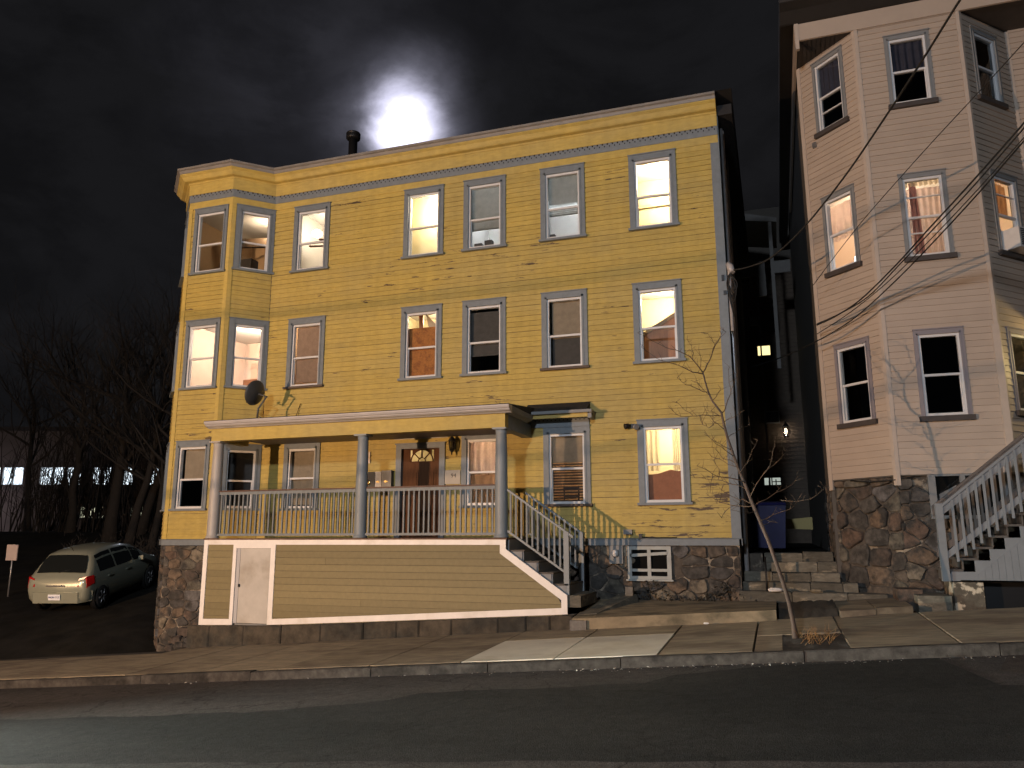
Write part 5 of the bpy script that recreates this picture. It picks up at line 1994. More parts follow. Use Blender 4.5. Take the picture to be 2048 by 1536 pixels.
# ------------------------------------------------------------------ forecourt slab, alley steps, alley
MOSSY = material('mossy brown concrete', (.25, .20, .13), .9, var=.25, vscale=4, bump=.3, bscale=40, col2=(.10, .085, .055), c2scale=1.6, vstretch=(.7, 1.5, 1))


def fz(x, y):
    t = (y + 2.15) / 2.15
    return interp([(-2.9, -1.40), (-1.0, -1.27), (.65, -1.155)], x) * (1 - t) + interp([(-2.9, -1.21), (.65, -1.17)], x) * t


mb = MB()
nx, ny = 16, 5
fx, fy = lin(-2.86, .62, nx), lin(-2.15, -.02, ny)
mb.add([(x, y, fz(x, y) + random.uniform(-.006, .006)) for y in fy for x in fx], [(j * nx + i, j * nx + i + 1, (j + 1) * nx + i + 1, (j + 1) * nx + i) for j in range(ny - 1) for i in range(nx - 1)])
for i in range(nx - 1):                                    # front and end faces
    mb.add([(fx[i], -2.15, fz(fx[i], -2.15)), (fx[i + 1], -2.15, fz(fx[i + 1], -2.15)), (fx[i + 1], -2.16, S(fx[i + 1], -2.1) - .1), (fx[i], -2.16, S(fx[i], -2.1) - .1)], [(0, 1, 2, 3)])
mb.add([(.62, -2.15, -1.16), (.62, -.02, -1.16), (.62, -.02, -1.6), (.62, -2.15, -1.6)], [(0, 1, 2, 3)])
mb.add([(-2.86, -2.15, -1.40), (-2.86, -.02, -1.21), (-2.86, -.02, -1.8), (-2.86, -2.15, -1.8)], [(0, 1, 2, 3)])
struct('forecourt_path', mb, MOSSY)
# slanting coping stone and broken block beside the foot of the porch steps
o = MB().hexa([(-2.86, -1.75, -1.55), (-2.45, -1.75, -1.55), (-1.95, -.30, -1.25), (-2.25, -.30, -1.25), (-2.86, -1.75, -1.36), (-2.50, -1.75, -1.33), (-2.0, -.30, -1.08), (-2.30, -.30, -1.06)]).build('coping_stone', STEPSTONE)
tag(o, 'sloping stone coping between the porch steps and the forecourt', 'coping stone')
o = MB().box(-2.88, -2.58, -2.22, -1.9, -1.66, -1.42).build('block', GRANITE)
tag(o, 'dark square granite block at the outer foot of the coping', 'block')
o = MB().box(-2.2, -2.05, -.45, -.32, -1.10, -.93).build('flower_pot', GRANITE)
tag(o, 'small pale broken block standing against the foundation wall', 'block')
# low dark shrub remains along the foundation
mb = MB()
rg = random.Random(12)
for i in range(420):
    x = rg.choice((rg.gauss(-1.75, .25), rg.gauss(-.45, .25), rg.uniform(-2.0, -.1)))
    h = max(0.02, .34 * math.exp(-((x + 1.72) / .32) ** 2) + .33 * math.exp(-((x + .35) / .3) ** 2) + .05)
    c = Vector((x, -.10 - rg.random() * .22, -1.19 + rg.random() * h))
    r = rg.uniform(.02, .05)
    q = [c + Vector((rg.uniform(-1, 1), rg.uniform(-1, 1), rg.uniform(-1, 1))) * r for _ in range(3)]
    mb.add(q, [(0, 1, 2)])
tag(mb.build('dead_leaves', material('dark leaves', (.022, .020, .014), .9, var=.4)), 'dark dead leaves and ivy heaped along the stone foundation', 'leaves', kind='stuff')

steps = thing('steps', (.9, .3, -1.2), 'broad worn granite steps climbing into the dark alley', 'steps')
tops = [(-1.0, -.12, 2.55, -.06), (-.83, .20, 2.1, -.05), (-.655, .52, 1.82, -.04), (-.47, .84, 1.80, -.03), (-.285, 1.16, 1.76, .42)]
rg = random.Random(6)
for i, (zt_, y, xr, xl) in enumerate(tops):
    xx = xl
    while xx < xr - .05:
        w = rg.uniform(.45, 1.1)
        x1 = min(xr, xx + w)
        if xr - x1 < .25: x1 = xr
        t = rg.uniform(-.012, .012)
        yo = rg.uniform(-.02, .02)
        vs = []
        for (px, py, pz) in ((xx + .006, y + yo, zt_ - .19), (x1 - .006, y + yo, zt_ - .19), (x1 - .006, y + .42, zt_ - .19), (xx + .006, y + .42, zt_ - .19),
                             (xx + .006, y + yo, zt_ - .02), (x1 - .006, y + yo, zt_ - .02), (x1 - .006, y + .42, zt_ - .02), (xx + .006, y + .42, zt_ - .02),
                             (xx + .02, y + yo + .025, zt_ + t), (x1 - .02, y + yo + .025, zt_ + t * .5), (x1 - .02, y + .42, zt_ + t * .5), (xx + .02, y + .42, zt_ + t)):
            vs.append((px, py, pz + (rg.uniform(-.01, .01) if pz > zt_ - .1 else 0)))
        fs = [(3, 2, 1, 0)] + [(b + k, b + (k + 1) % 4, b + 4 + (k + 1) % 4, b + 4 + k) for b in (0, 4) for k in range(4)] + [(8, 9, 10, 11)]
        MB().add(vs, fs).build('step_stone', STEPSTONE, steps)
        xx = x1
MB().prism([Vector((.0, y, z)) for y, z in ((.0, -1.5), (.02, -1.22), (1.25, -.5), (1.6, -.5), (1.6, -1.5))], (2.0, 0, 0)).build('step_core', SOIL, steps)
o = MB().box(-.02, .40, .75, 1.6, -1.0, -.30).build('cheek_wall', MORTAR)
tag(o, 'low dark masonry block between the steps and the house corner', 'block')
mb = MB()
mb.add([(.0, 1.5, -.30), (1.82, 1.5, -.30), (1.82, 14, -.18), (.0, 14, -.18)], [(0, 1, 2, 3)])
struct('alley_path', mb, LOTGROUND)
# planting bed in front of the steps, low kerb beyond it
mb = MB()
nx, ny = 14, 8
fx, fy = lin(.66, 1.58, nx), lin(-2.12, -.2, ny)
mb.add([(x, y, S(x, y) + .10 * sin(pi * (y + 2.12) / 1.92) + .05 + random.uniform(-.03, .03) - (.12 if j == 0 else 0)) for j, y in enumerate(fy) for x in fx],
       [(j * nx + i, j * nx + i + 1, (j + 1) * nx + i + 1, (j + 1) * nx + i) for j in range(ny - 1) for i in range(nx - 1)], 0, True)
struct('planting_bed', mb, SOIL)
bedk = thing('edging', (2.2, -2.2, -1.2), 'low concrete edging along the back of the sidewalk below the steps', 'edging')
for a, b in ((1.60, 2.15), (2.16, 2.72)):
    MB().hexa([(a, -2.2 + .35 * (a - 1.6), S(a, -2.1) - .1), (b, -2.2 + .35 * (b - 1.6), S(b, -2.1) - .1), (b, -.3, S(b, -2.1) - .1), (a, -.3, S(a, -2.1) - .1),
               (a, -2.18 + .35 * (a - 1.6), S(a, -2.1) + .10), (b, -2.18 + .35 * (b - 1.6), S(b, -2.1) + .085), (b, -.3, S(b, -2.1) + .12), (a, -.3, S(a, -2.1) + .12)]).build('edging_stone', CONCRETE, bedk)
# pale rubble scraps on the lowest step
for (x, y, z, s, lb) in ((.62, -.16, -.985, .11, 'white lump of rubble lying on the lowest alley step'), (1.35, -.15, -.99, .09, 'tan broken stone lying on the lowest alley step'), (-.50, -2.35, S(-.5, -2.3) + .02, .045, 'crumpled white scrap lying against the forecourt edge')):
    mb = MB()
    vs = []
    for r, h in ((.7, 0), (1, .3), (.6, .6)):
        for k in range(7):
            a = 2 * pi * k / 7
            q = rg.uniform(.7, 1.2)
            vs.append((x + s * r * q * cos(a) * 1.4, y + s * r * q * sin(a) * .6, z + s * h))
    fs = [(b * 7 + i, b * 7 + (i + 1) % 7, (b + 1) * 7 + (i + 1) % 7, (b + 1) * 7 + i) for b in (0, 1) for i in range(7)] + [tuple(14 + i for i in range(7))]
    tag(mb.add(vs, fs).build('rubble_stone', WHITE if 'white' in lb else CONCRETE), lb, 'stone' if 'scrap' not in lb else 'litter')

# blue wheeled bins in the alley
BLUEBIN = material('blue bin plastic', (.006, .007, .07), .55, var=.1)


def wheelie(x, y, label):
    t = thing('wheelie_bin', (x, y, -.27), label, 'bin', 'blue bins in the alley')
    z = -.27
    MB().hexa([(x - .22, y - .26, z + .06), (x + .22, y - .26, z + .06), (x + .22, y + .24, z + .06), (x - .22, y + .24, z + .06),
               (x - .28, y - .34, z + .98), (x + .28, y - .34, z + .98), (x + .28, y + .32, z + .98), (x - .28, y + .32, z + .98)]).build('body', BLUEBIN, t)
    MB().hexa([(x - .30, y - .37, z + .985), (x + .30, y - .37, z + .985), (x + .30, y + .36, z + .985), (x - .30, y + .36, z + .985),
               (x - .27, y - .33, z + 1.04), (x + .27, y - .33, z + 1.04), (x + .28, y + .34, z + 1.09), (x - .28, y + .34, z + 1.09)]).build('lid', BLUEBIN, t)
    for sx in (-1, 1):
        MB().lathe((x + sx * .20, y + .30, z + .10), [(.03, -.025), (.10, -.025), (.10, .025), (.03, .025)], 12, 0, (1, 0, 0)).build('wheel', BLACK, t)
    MB().tube([(x - .2, y + .36, z + 1.0), (x - .2, y + .42, z + 1.02), (x + .2, y + .42, z + 1.02), (x + .2, y + .36, z + 1.0)], .015, 6).build('handle', BLUEBIN, t)
    return t


wheelie(.64, 2.3, 'blue wheeled bin standing upright at the top of the alley steps')
wheelie(.36, 3.1, 'blue wheeled bin half hidden behind the front bin by the yellow house')
# iron gate leaf against the yellow house
gate = thing('iron_gate', (.2, 1.7, -.3), 'black iron gate leaf folded back against the yellow house in the alley', 'gate')
for i in range(9):
    MB().box(.14, .155, 1.55 + i * .12, 1.565 + i * .12, -.28, .72).build('gate_bar', BLACK, gate)
MB().box(.135, .16, 1.54, 2.56, -.2, -.17).build('gate_rail', BLACK, gate)
MB().box(.135, .16, 1.54, 2.56, .62, .65).build('gate_rail', BLACK, gate)
rail = thing('pipe_railing', (.55, .2, -1.1), 'thin iron post standing on the alley steps', 'post')
MB().tube([(.46, .0, -1.15), (.46, .02, -.35)], .02, 6).build('post', BLACK, rail)
plank_t = thing('plank', (.95, 4.0, .3), 'pale plank resting on its edge across the alley behind the bins', 'plank')
MB().hexa([(.72, 4.0, .24), (1.52, 4.0, .20), (1.52, 4.2, .20), (.72, 4.2, .24), (.72, 4.0, .42), (1.52, 4.0, .50), (1.52, 4.2, .50), (.72, 4.2, .42)]).build('board', material('yellowish plank', (.42, .34, .14), .7), plank_t)

# house at the far end of the alley
rear = thing('rear_house', (1, 14, 0), 'dark clapboard house closing the far end of the alley', 'house')
RWALL = Frame(-3, 14, 1, 0)
mb = MB()
wall_panel(mb, RWALL, 0, 9, -1, 12.6, [(3.42, 3.86, 6.75, 7.12), (3.36, 3.92, 1.90, 2.16)], d0=-.1)
mb.box(-3, 6, 14.1, 20, -1, 12.6)
mb.build('wall', SKIN_IN, rear)
clad(rear, RWALL, 2.5, 5.2, -.2, 10.5, .15, [(3.36, 3.92, 6.69, 7.18), (3.3, 3.98, 1.84, 2.22)], material('brown rear clapboard', (.10, .075, .055), .7, var=.15), db=.03)
WINLIT = emit('lit window glow', (1, .80, .36), 1.6)
w = MB()
for (p, q, r, s) in ((3.36, 3.42, 6.69, 7.18), (3.86, 3.92, 6.69, 7.18), (3.42, 3.86, 6.69, 6.75), (3.42, 3.86, 7.12, 7.18)):
    w.fbox(RWALL, p, q, -.05, .04, r, s)
w = w.build('window', DARKWALL, rear)
MB().add([RWALL.p(p, -.03, q) for p, q in ((3.42, 6.75), (3.86, 6.75), (3.86, 7.12), (3.42, 7.12))], [(0, 1, 2, 3)]).build('pane', WINLIT, w)
w = MB()
for (p, q, r, s) in ((3.3, 3.36, 1.84, 2.22), (3.92, 3.98, 1.84, 2.22), (3.36, 3.92, 1.84, 1.90), (3.36, 3.92, 2.16, 2.22), (3.60, 3.64, 1.9, 2.16), (3.5, 3.52, 1.9, 2.05), (3.74, 3.78, 1.9, 2.1), (3.64, 3.92, 2.0, 2.03)):
    w.fbox(RWALL, p, q, -.05, .04, r, s)
w = w.build('window', DARKWALL, rear)  # made-up window; its glowing pane stands for pale lights beyond the alley
MB().add([RWALL.p(p, -.03, q) for p, q in ((3.36, 1.9), (3.92, 1.9), (3.92, 2.16), (3.36, 2.16))], [(0, 1, 2, 3)]).build('pane', emit('glow of lights beyond', (.85, .95, .85), .45), w)
w = MB()
for (p, q, r, s) in ((3.50, 3.54, 4.15, 4.62), (4.0, 4.04, 4.15, 4.62), (3.54, 4.0, 4.15, 4.19), (3.54, 4.0, 4.58, 4.62)):
    w.fbox(RWALL, p, q, .0, .06, r, s)
w = w.build('window', GREYTRIM, rear)
MB().add([RWALL.p(p, .045, q) for p, q in ((3.54, 4.19), (4.0, 4.19), (4.0, 4.58), (3.54, 4.58))], [(0, 1, 2, 3)]).build('pane', GLASS_DARK, w)
lan = thing('wall_lantern', (1.22, 13.8, 3.8), 'lit glass lantern on the rear wall at the end of the alley', 'lantern')
MB().lathe((1.22, 13.72, 3.98), [(.02, .16), (.06, .10), (.13, .02), (.12, 0)], 8).build('cap', BLACK, lan)
MB().lathe((1.22, 13.72, 3.58), [(.09, 0), (.14, .39)], 8).build('glass_shade', glass('lantern glass', (.8, .75, .7), .2), lan)
MB().lathe((1.22, 13.72, 3.74), [(.012, 0), (.042, .03), (.042, .07), (.012, .1)], 8).build('bulb', emit('lantern bulb', (1, .86, .70), 6), lan)
MB().tube([(1.22, 13.97, 4.05), (1.22, 13.85, 4.2), (1.22, 13.72, 4.13)], .02, 6).build('bracket', BLACK, lan)
point_light('lantern_light', (1.22, 13.72, 3.80), 16, (1, .84, .66), .05)

# back porches hung on the yellow house at the far end of the alley
rp = thing('rear_porch', (.6, 9.5, 8), 'pale back porch roof and panels hung on the yellow house over the alley', 'porch')
RPW = material('weathered white porch paint', (.12, .115, .11), .6, var=.12)
MB().hexa([(.03, 9, 10.24), (1.30, 9, 10.02), (1.30, 11.5, 10.02), (.03, 11.5, 10.24), (.03, 9, 10.52), (1.30, 9, 10.16), (1.30, 11.5, 10.16), (.03, 11.5, 10.52)]).build('porch_roof', RPW, rp)
MB().box(1.03, 1.14, 9.02, 9.12, 5.2, 10.05).build('post', RPW, rp)
MB().box(1.14, 1.62, 9.0, 9.04, 8.30, 8.70).build('panel', RPW, rp)
MB().box(.03, .85, 9.0, 9.04, 8.25, 8.75).build('panel', RPW, rp)
MB().box(.58, .86, 8.9, 8.99, 7.55, 8.25).build('panel', RPW, rp)
MB().box(.55, .60, 9.0, 9.06, .2, 7.6).build('post', RPW, rp)
MB().box(.30, .52, 8.9, 9.0, 6.62, 6.90).build('bracket_board', RPW, rp)

# ------------------------------------------------------------------ street tree at the kerb
tree = thing('young_tree', (.90, -4.25, -1.38), 'slim leaning bare street tree in the kerb pit', 'tree')


def T(x, y, dy=0.0):
    return P(x, y, -4.25 + dy)


trunk_px = [(1592, 1281), (1587, 1248), (1578, 1205), (1566, 1165), (1551, 1122), (1536, 1080), (1519, 1040), (1503, 1003), (1490, 968), (1478, 940), (1466, 908), (1455, 876), (1447, 846),
            (1443, 826), (1434, 814), (1424, 801), (1416, 782), (1410, 762), (1406, 745)]
tp = [T(x, y, .05 * sin(i * .9)) for i, (x, y) in enumerate(trunk_px)]
rad = [.046, .033, .030, .0285, .0275, .0265, .0255, .025, .0235, .023, .021, .019, .018, .016, .015, .0138, .0125, .0115, .011]
MB().tube(tp, rad, 8).build('trunk', BARK, tree)
rg = random.Random(21)
brs = MB()
limbs = [
    # (list of px), start radius
    ([(1406, 745), (1388, 722), (1370, 708), (1352, 700), (1330, 694), (1305, 682), (1275, 666)], .010),
    ([(1406, 748), (1385, 744), (1365, 734), (1345, 727), (1325, 722), (1302, 708), (1283, 694)], .009),
    ([(1406, 745), (1415, 728), (1424, 708), (1430, 690), (1440, 676), (1452, 664)], .011),
    ([(1424, 708), (1432, 685), (1443, 668), (1448, 655)], .006),
    ([(1430, 690), (1424, 678), (1416, 667), (1408, 666)], .005),
    ([(1400, 738), (1402, 722), (1398, 702)], .006), ([(1386, 720), (1387, 706), (1383, 692), (1374, 678)], .006),
    ([(1443, 827), (1452, 812), (1458, 795), (1462, 780), (1470, 762), (1474, 750)], .009),
    ([(1462, 785), (1458, 765), (1457, 745), (1459, 735)], .005),
    ([(1415, 784), (1400, 780), (1386, 774), (1372, 770), (1362, 762), (1354, 756)], .007),
    ([(1418, 790), (1404, 776), (1395, 766), (1382, 760)], .005), ([(1424, 801), (1432, 794), (1436, 786), (1442, 778)], .006),
    ([(1443, 832), (1425, 832), (1405, 830), (1385, 832), (1362, 833), (1350, 826), (1345, 818)], .008),
    ([(1385, 830), (1372, 822), (1362, 812), (1352, 804)], .005),
    ([(1440, 832), (1422, 822), (1410, 820)], .006), ([(1400, 830), (1402, 842), (1406, 850), (1418, 856), (1428, 850), (1426, 838)], .006),
    ([(1450, 860), (1436, 848), (1424, 838), (1420, 832)], .007),
    ([(1447, 845), (1458, 838), (1468, 834), (1480, 826)], .006), ([(1462, 900), (1448, 893), (1432, 884), (1420, 876), (1408, 868)], .007),
    ([(1467, 912), (1450, 900), (1432, 888), (1424, 880)], .007), ([(1475, 928), (1460, 920), (1445, 916), (1438, 906), (1424, 894)], .007),
    ([(1478, 935), (1455, 928), (1438, 918), (1424, 914)], .006), ([(1490, 965), (1470, 958), (1448, 955), (1425, 948), (1405, 936), (1394, 932)], .009),
    ([(1495, 980), (1476, 970), (1456, 966), (1436, 960), (1412, 958), (1390, 956)], .009),
    ([(1436, 960), (1440, 940), (1428, 920)], .005), ([(1425, 948), (1421, 968), (1420, 985)], .004),
    ([(1505, 1008), (1488, 1000), (1470, 996), (1450, 985), (1438, 975)], .008), ([(1506, 1012), (1482, 1012), (1460, 1010), (1440, 1005), (1424, 995), (1412, 986)], .009),
    ([(1440, 1006), (1442, 990), (1446, 970)], .004), ([(1470, 1010), (1450, 1022), (1444, 1036)], .004),
    ([(1500, 996), (1512, 970), (1526, 950), (1540, 930), (1545, 905), (1550, 880)], .008), ([(1530, 945), (1548, 930), (1560, 918), (1572, 905)], .006),
    ([(1508, 1012), (1530, 1000), (1552, 985), (1575, 975), (1590, 962), (1600, 950)], .008),
    ([(1520, 1042), (1545, 1030), (1568, 1022), (1588, 1012), (1596, 1000)], .007), ([(1560, 1000), (1590, 1003), (1622, 998), (1645, 980), (1650, 970)], .006),
    ([(1525, 1050), (1540, 1044), (1556, 1046)], .005), ([(1512, 1020), (1498, 1026), (1480, 1024), (1462, 1020)], .006),
    ([(1455, 876), (1470, 866), (1484, 856), (1500, 850)], .006), ([(1480, 945), (1495, 925), (1505, 900), (1515, 880)], .006),
]
for li, (px, r0) in enumerate(limbs):
    sgn = rg.choice((-1, 1))
    dyk = rg.uniform(.1, .5) * sgn
    n = len(px)
    pts = []
    for i, (x, y) in enumerate(px):
        pts.append(T(x, y, dyk * (i / (n - 1))))
    fine_ = [pts[0]]
    for a, b in zip(pts, pts[1:]):
        m_ = a.lerp(b, .5) + Vector((rg.uniform(-.012, .012), rg.uniform(-.02, .02), rg.uniform(-.012, .012)))
        fine_ += [m_, b]
    k = len(fine_)
    brs.tube(fine_, [max(.003, r0 * (1 - .75 * i / (k - 1))) for i in range(k)], 5)
    for i in range(1, k):                                   # twigs and buds
        if rg.random() < .8:
            d = Vector((rg.uniform(-1, 1), rg.uniform(-1, 1), rg.uniform(.0, 1.3))).normalized()
            l = rg.uniform(.04, .16)
            p0 = fine_[i]
            brs.tube([p0, p0 + d * l * .5 + Vector((0, 0, .01)), p0 + d * l + Vector((rg.uniform(-.02, .02), 0, .02))], [.0038, .003, .002], 4)
brs.build('crown', TWIG, tree)
# dry weeds at its foot
mb = MB()
for i in range(85):
    b0 = Vector((rg.uniform(.92, 1.34), rg.uniform(-4.7, -4.1), 0))
    b0.z = S(b0.x, b0.y) - .02
    d = Vector((rg.uniform(-.5, .9), rg.uniform(-.5, .5), 1)).normalized()
    l = rg.uniform(.08, .26)
    mb.tube([b0, b0 + d * l * .6 + Vector((rg.uniform(-.03, .03), 0, 0)), b0 + d * l + Vector((rg.uniform(-.07, .07), rg.uniform(-.05, .05), -.01))], [.003, .0022, .0012], 4)
tag(mb.build('dry_weeds', STRAW), 'tuft of dry orange weeds at the foot of the street tree', 'weeds', kind='stuff')

# ------------------------------------------------------------------ overhead lines
def sagline(a, b, sag, n=22):
    a, b = Vector(a), Vector(b)
    return [a.lerp(b, t) - Vector((0, 0, sag * 4 * t * (1 - t))) for t in lin(0, 1, n)]


def cable(a, b, sag, r, label, name='service_cable'):
    return tag(MB().tube(sagline(a, b, sag), r, 6).build(name, BLACKIRON), label, 'cable')


POLE_TOP = Vector((9.5, -13.6, 9.6))


def through(px, py, Y):
    return P(px, py, Y)


def wire_px(pts, r, label, name='service_cable'):
    """smooth cable through points given as (px, py, depth)"""
    c = [P(x, y, Y) for x, y, Y in pts]
    out = []
    for i in range(len(c) - 1):
        p0, p1, p2, p3 = c[max(i - 1, 0)], c[i], c[i + 1], c[min(i + 2, len(c) - 1)]
        for k in range(8):
            t = k / 8
            out.append(.5 * ((2 * p1) + (p2 - p0) * t + (2 * p0 - 5 * p1 + 4 * p2 - p3) * t * t + (3 * p1 - p0 - 3 * p2 + p3) * t ** 3))
    out.append(c[-1])
    return tag(MB().tube(out, r, 6).build(name, BLACKIRON), label, 'cable')


wire_px([(2010, -130, -7.4), (1920, 0, -6.0), (1850, 112, -5.0), (1770, 235, -3.7), (1690, 352, -2.5), (1610, 452, -1.4), (1545, 513, -.7), (1500, 533, -.35), (1462, 541, -.1)], .017,
        'thick black service cable sagging to the white hood on the yellow house')
wire_px([(2130, -10, -6.4), (2048, 85, -5.2), (1950, 192, -3.9), (1850, 300, -2.7), (1740, 424, -1.5), (1690, 486, -.9), (1640, 552, -.35), (1625, 572, -.25)], .008,
        'thin brown wire crossing the peach house above the bundled cables')
wire_px([(2150, 130, -6.6), (2048, 246, -5.3), (1940, 368, -3.8), (1860, 455, -2.7), (1790, 532, -1.6), (1720, 600, -.8), (1668, 634, -.3), (1634, 650, .1)], .015,
        'uppermost black cable of the bundle reaching the peach house corner')
wire_px([(2150, 138, -6.5), (2048, 256, -5.2), (1940, 380, -3.7), (1860, 465, -2.6), (1800, 528, -1.6), (1740, 590, -.8), (1690, 622, -.3), (1634, 648, .12)], .012,
        'second black cable of the bundle twisting with the uppermost one')
wire_px([(2150, 170, -6.3), (2048, 282, -5.0), (1960, 383, -3.7), (1880, 470, -2.5), (1800, 553, -1.4), (1720, 627, -.6), (1670, 662, -.2), (1630, 684, .2), (1570, 712, 1.4), (1500, 735, 3.2)], .013,
        'lowest black cable of the bundle running on into the alley')
wire_px([(2150, 158, -6.4), (2048, 275, -5.1), (1950, 385, -3.7), (1860, 480, -2.5), (1780, 560, -1.3), (1700, 625, -.5), (1634, 668, .15)], .009,
        'thin black cable between the upper and lower cables of the bundle')

# two street cables strung beside the lamp on the far side of the road; the lamp throws their shadows over both houses
tspan = .16
sh1 = [(-14.5, 0, 5.62), (-11.2, 0, 5.42), (-8, 0, 5.50), (-4, 0, 5.62), (0, 0, 5.74), (2.9, -.3, 5.80), (4.8, -.3, 6.25), (6.5, -.3, 6.6)]
sh1 = [P(362, 632, -.75), P(540, 628, 0), P(700, 612, 0), P(900, 588, 0), P(1100, 566, 0), P(1300, 535, 0), P(1450, 512, 0), P(1770, 412, -.3), P(1960, 372, -.3)]
sh2 = [P(345, 988, -.75), P(560, 975, 0), P(720, 960, 0), P(905, 940, 0), P(1075, 915, 0), P(1260, 888, 0), P(1450, 862, 0), P(1790, 772, -.3), P(2000, 735, -.3)]
for k, (shp, rr, lb) in enumerate(((sh1, .0065, 'upper street cable strung from the lamp pole across the road'), (sh2, .0085, 'lower street cable strung from the lamp pole across the road'))):
    pts = [LAMP_WARM + (p - LAMP_WARM) * (tspan + .01 * k) for p in shp]
    pts = [pts[0] + (pts[0] - pts[1]) * 3] + pts + [pts[-1] + (pts[-1] - pts[-2]) * 6]
    tag(MB().tube(pts, rr, 6).build('street_cable', BLACKIRON), lb, 'cable')


# street lamps (outside the picture, across the road)
def street_lamp(loc, base_z, head_dir, label):
    t = thing('street_lamp', (loc.x, loc.y, base_z), label, 'street lamp')
    hd = Vector(head_dir).normalized()
    back = loc - hd * 1.2
    MB().lathe((back.x, back.y, base_z), [(.16, 0), (.16, .3), (.11, .35), (.075, loc.z - base_z + .5)], 12).build('pole', STEEL, t)
    MB().tube([Vector((back.x, back.y, loc.z + .35)), back + hd * .5 + Vector((0, 0, .55)), loc + Vector((0, 0, .30)) - hd * .15], .035, 8).build('arm', STEEL, t)
    q = loc + Vector((0, 0, .16))
    MB().lathe(q, [(.24, 0), (.25, .03), (.16, .14), (.06, .18)], 14).build('lamp_head', STEEL, t)
    return t


street_lamp(LAMP_WARM, -3.2, (.35, 1, 0), 'short warm street lamp across the road, down the hill')
street_lamp(LAMP_COOL, -1.9, (0, 1, 0), 'tall cool white street lamp across the road behind the viewer')

# ------------------------------------------------------------------ parked hatchback in the lot
CARP = material('silver green car paint', (.345, .36, .285), .32, metal=.25, coat=.5, var=.03)
CARGLASS = material('tinted car glass', (.012, .014, .014), .06, spec=.7)
RUBBER = material('tyre rubber', (.018, .018, .018), .8)
RED = material('red lamp plastic', (.42, .012, .012), .2, coat=.5)
PLATE = material('white licence plate', (.9, .92, .98), .4)
car = thing('parked_car', (-17.5, 2.2, -1.6), 'pale silver five door hatchback parked tail out in the dark lot', 'car')
pitch = radians(8.6)
hd = Vector((-.28, .96, 0)).normalized()
fwd = (hd * cos(pitch) + Vector((0, 0, sin(pitch)))).normalized()
lft = Vector((-hd.y, hd.x, 0))
upv = fwd.cross(lft)
RRW = Vector((-16.87, 1.12, -1.80))               # foot of the near rear wheel
WB, TRK, HALF = 2.60, 1.48, .845
ORG = RRW + lft * (TRK / 2 + .08) - fwd * .72


def CP(x, y, z):
    return ORG + fwd * x + lft * y + upv * z


# stations: x, sill half width/height, belt half width/height, roof half width/height
ST = [(0.00, .70, .42, .74, .62, .66, .84), (.06, .76, .32, .80, .62, .74, .92), (.22, .80, .27, .835, .64, .775, .99), (.42, .81, .24, .845, .66, .68, 1.28), (.62, .82, .22, .845, .68, .61, 1.46),
      (1.0, .82, .21, .845, .68, .585, 1.515), (1.6, .82, .21, .845, .68, .58, 1.53), (2.2, .82, .21, .845, .67, .575, 1.50), (2.65, .82, .21, .845, .66, .58, 1.41), (3.05, .82, .21, .84, .65, .64, 1.20),
      (3.36, .81, .22, .83, .64, .70, 1.00), (3.8, .79, .24, .80, .60, .66, .90), (4.1, .72, .27, .72, .54, .56, .78), (4.26, .58, .34, .58, .48, .44, .62)]
rows = []
for (x, ws, zs_, wb_, zb2, wr, zr) in ST:
    belt = max(zb2 + .02, min(.94, zr - .03)) if zr > .95 else zr - .08
    pr = [(0, zs_ - .02), (ws * .9, zs_ - .02), (ws, zs_ + .06), (wb_, zb2 - .02), (wb_ - .005, (zb2 + belt) / 2), (wb_ - .035, belt), ((wb_ - .035) * .35 + wr * .65, belt + (zr - belt) * .65), (wr * .93, zr - .015), (wr * .5, zr + .012), (0, zr + .018)]
    rows.append((x, pr))
mb = MB()
K = len(rows[0][1])
vs = []
for x, pr in rows:
    for (y, z) in pr: vs.append(CP(x, -y, z))
    for (y, z) in pr[::-1][1:-1]: vs.append(CP(x, y, z))
K2 = 2 * K - 2
fs = [(i * K2 + j, (i + 1) * K2 + j, (i + 1) * K2 + (j + 1) % K2, i * K2 + (j + 1) % K2) for i in range(len(rows) - 1) for j in range(K2)]
fs += [tuple(range(K2)), tuple((len(rows) - 1) * K2 + j for j in range(K2))[::-1]]
mb.add(vs, fs, 0, True)
body = mb.build('body', CARP, car)


def surf(x, side, lo, hi, out=.008):
    """points on the glasshouse side at station x (0 = belt, 1 = roof edge)"""
    for (a, pa), (b, pb) in zip(rows, rows[1:]):
        if a <= x <= b:
            t = (x - a) / (b - a)
            pr = [(p[0] + (q[0] - p[0]) * t, p[1] + (q[1] - p[1]) * t) for p, q in zip(pa, pb)]
            break
    be, mi, ro = pr[5], pr[6], pr[7]

    def at(v):
        if v < .65:
            k = v / .65
            y, z = be[0] + (mi[0] - be[0]) * k, be[1] + (mi[1] - be[1]) * k
        else:
            k = (v - .65) / .35
            y, z = mi[0] + (ro[0] - mi[0]) * k, mi[1] + (ro[1] - mi[1]) * k
        return CP(x, side * (y + out), z + .004)
    return at(lo), at(hi)


for side in (-1, 1):
    for (xa, xb, n, hi_) in ((.66, 1.42, 5, .88), (1.50, 2.34, 5, .88), (2.40, 2.86, 4, .80)):
        mb = MB()
        vs = []
        for x in lin(xa, xb, n):
            lo_p, hi_p = surf(x, side, .06, hi_)
            mid_p = surf(x, side, .06, .5)[1]
            vs += [lo_p, mid_p, hi_p]
        mb.add(vs, [(i * 3 + k, (i + 1) * 3 + k, (i + 1) * 3 + k + 1, i * 3 + k + 1) for i in range(n - 1) for k in range(2)], 0, True)
        mb.build('side_window', CARGLASS, car)


def on_rear(y, x, z, out=.012):
    return CP(x - out, y, z)


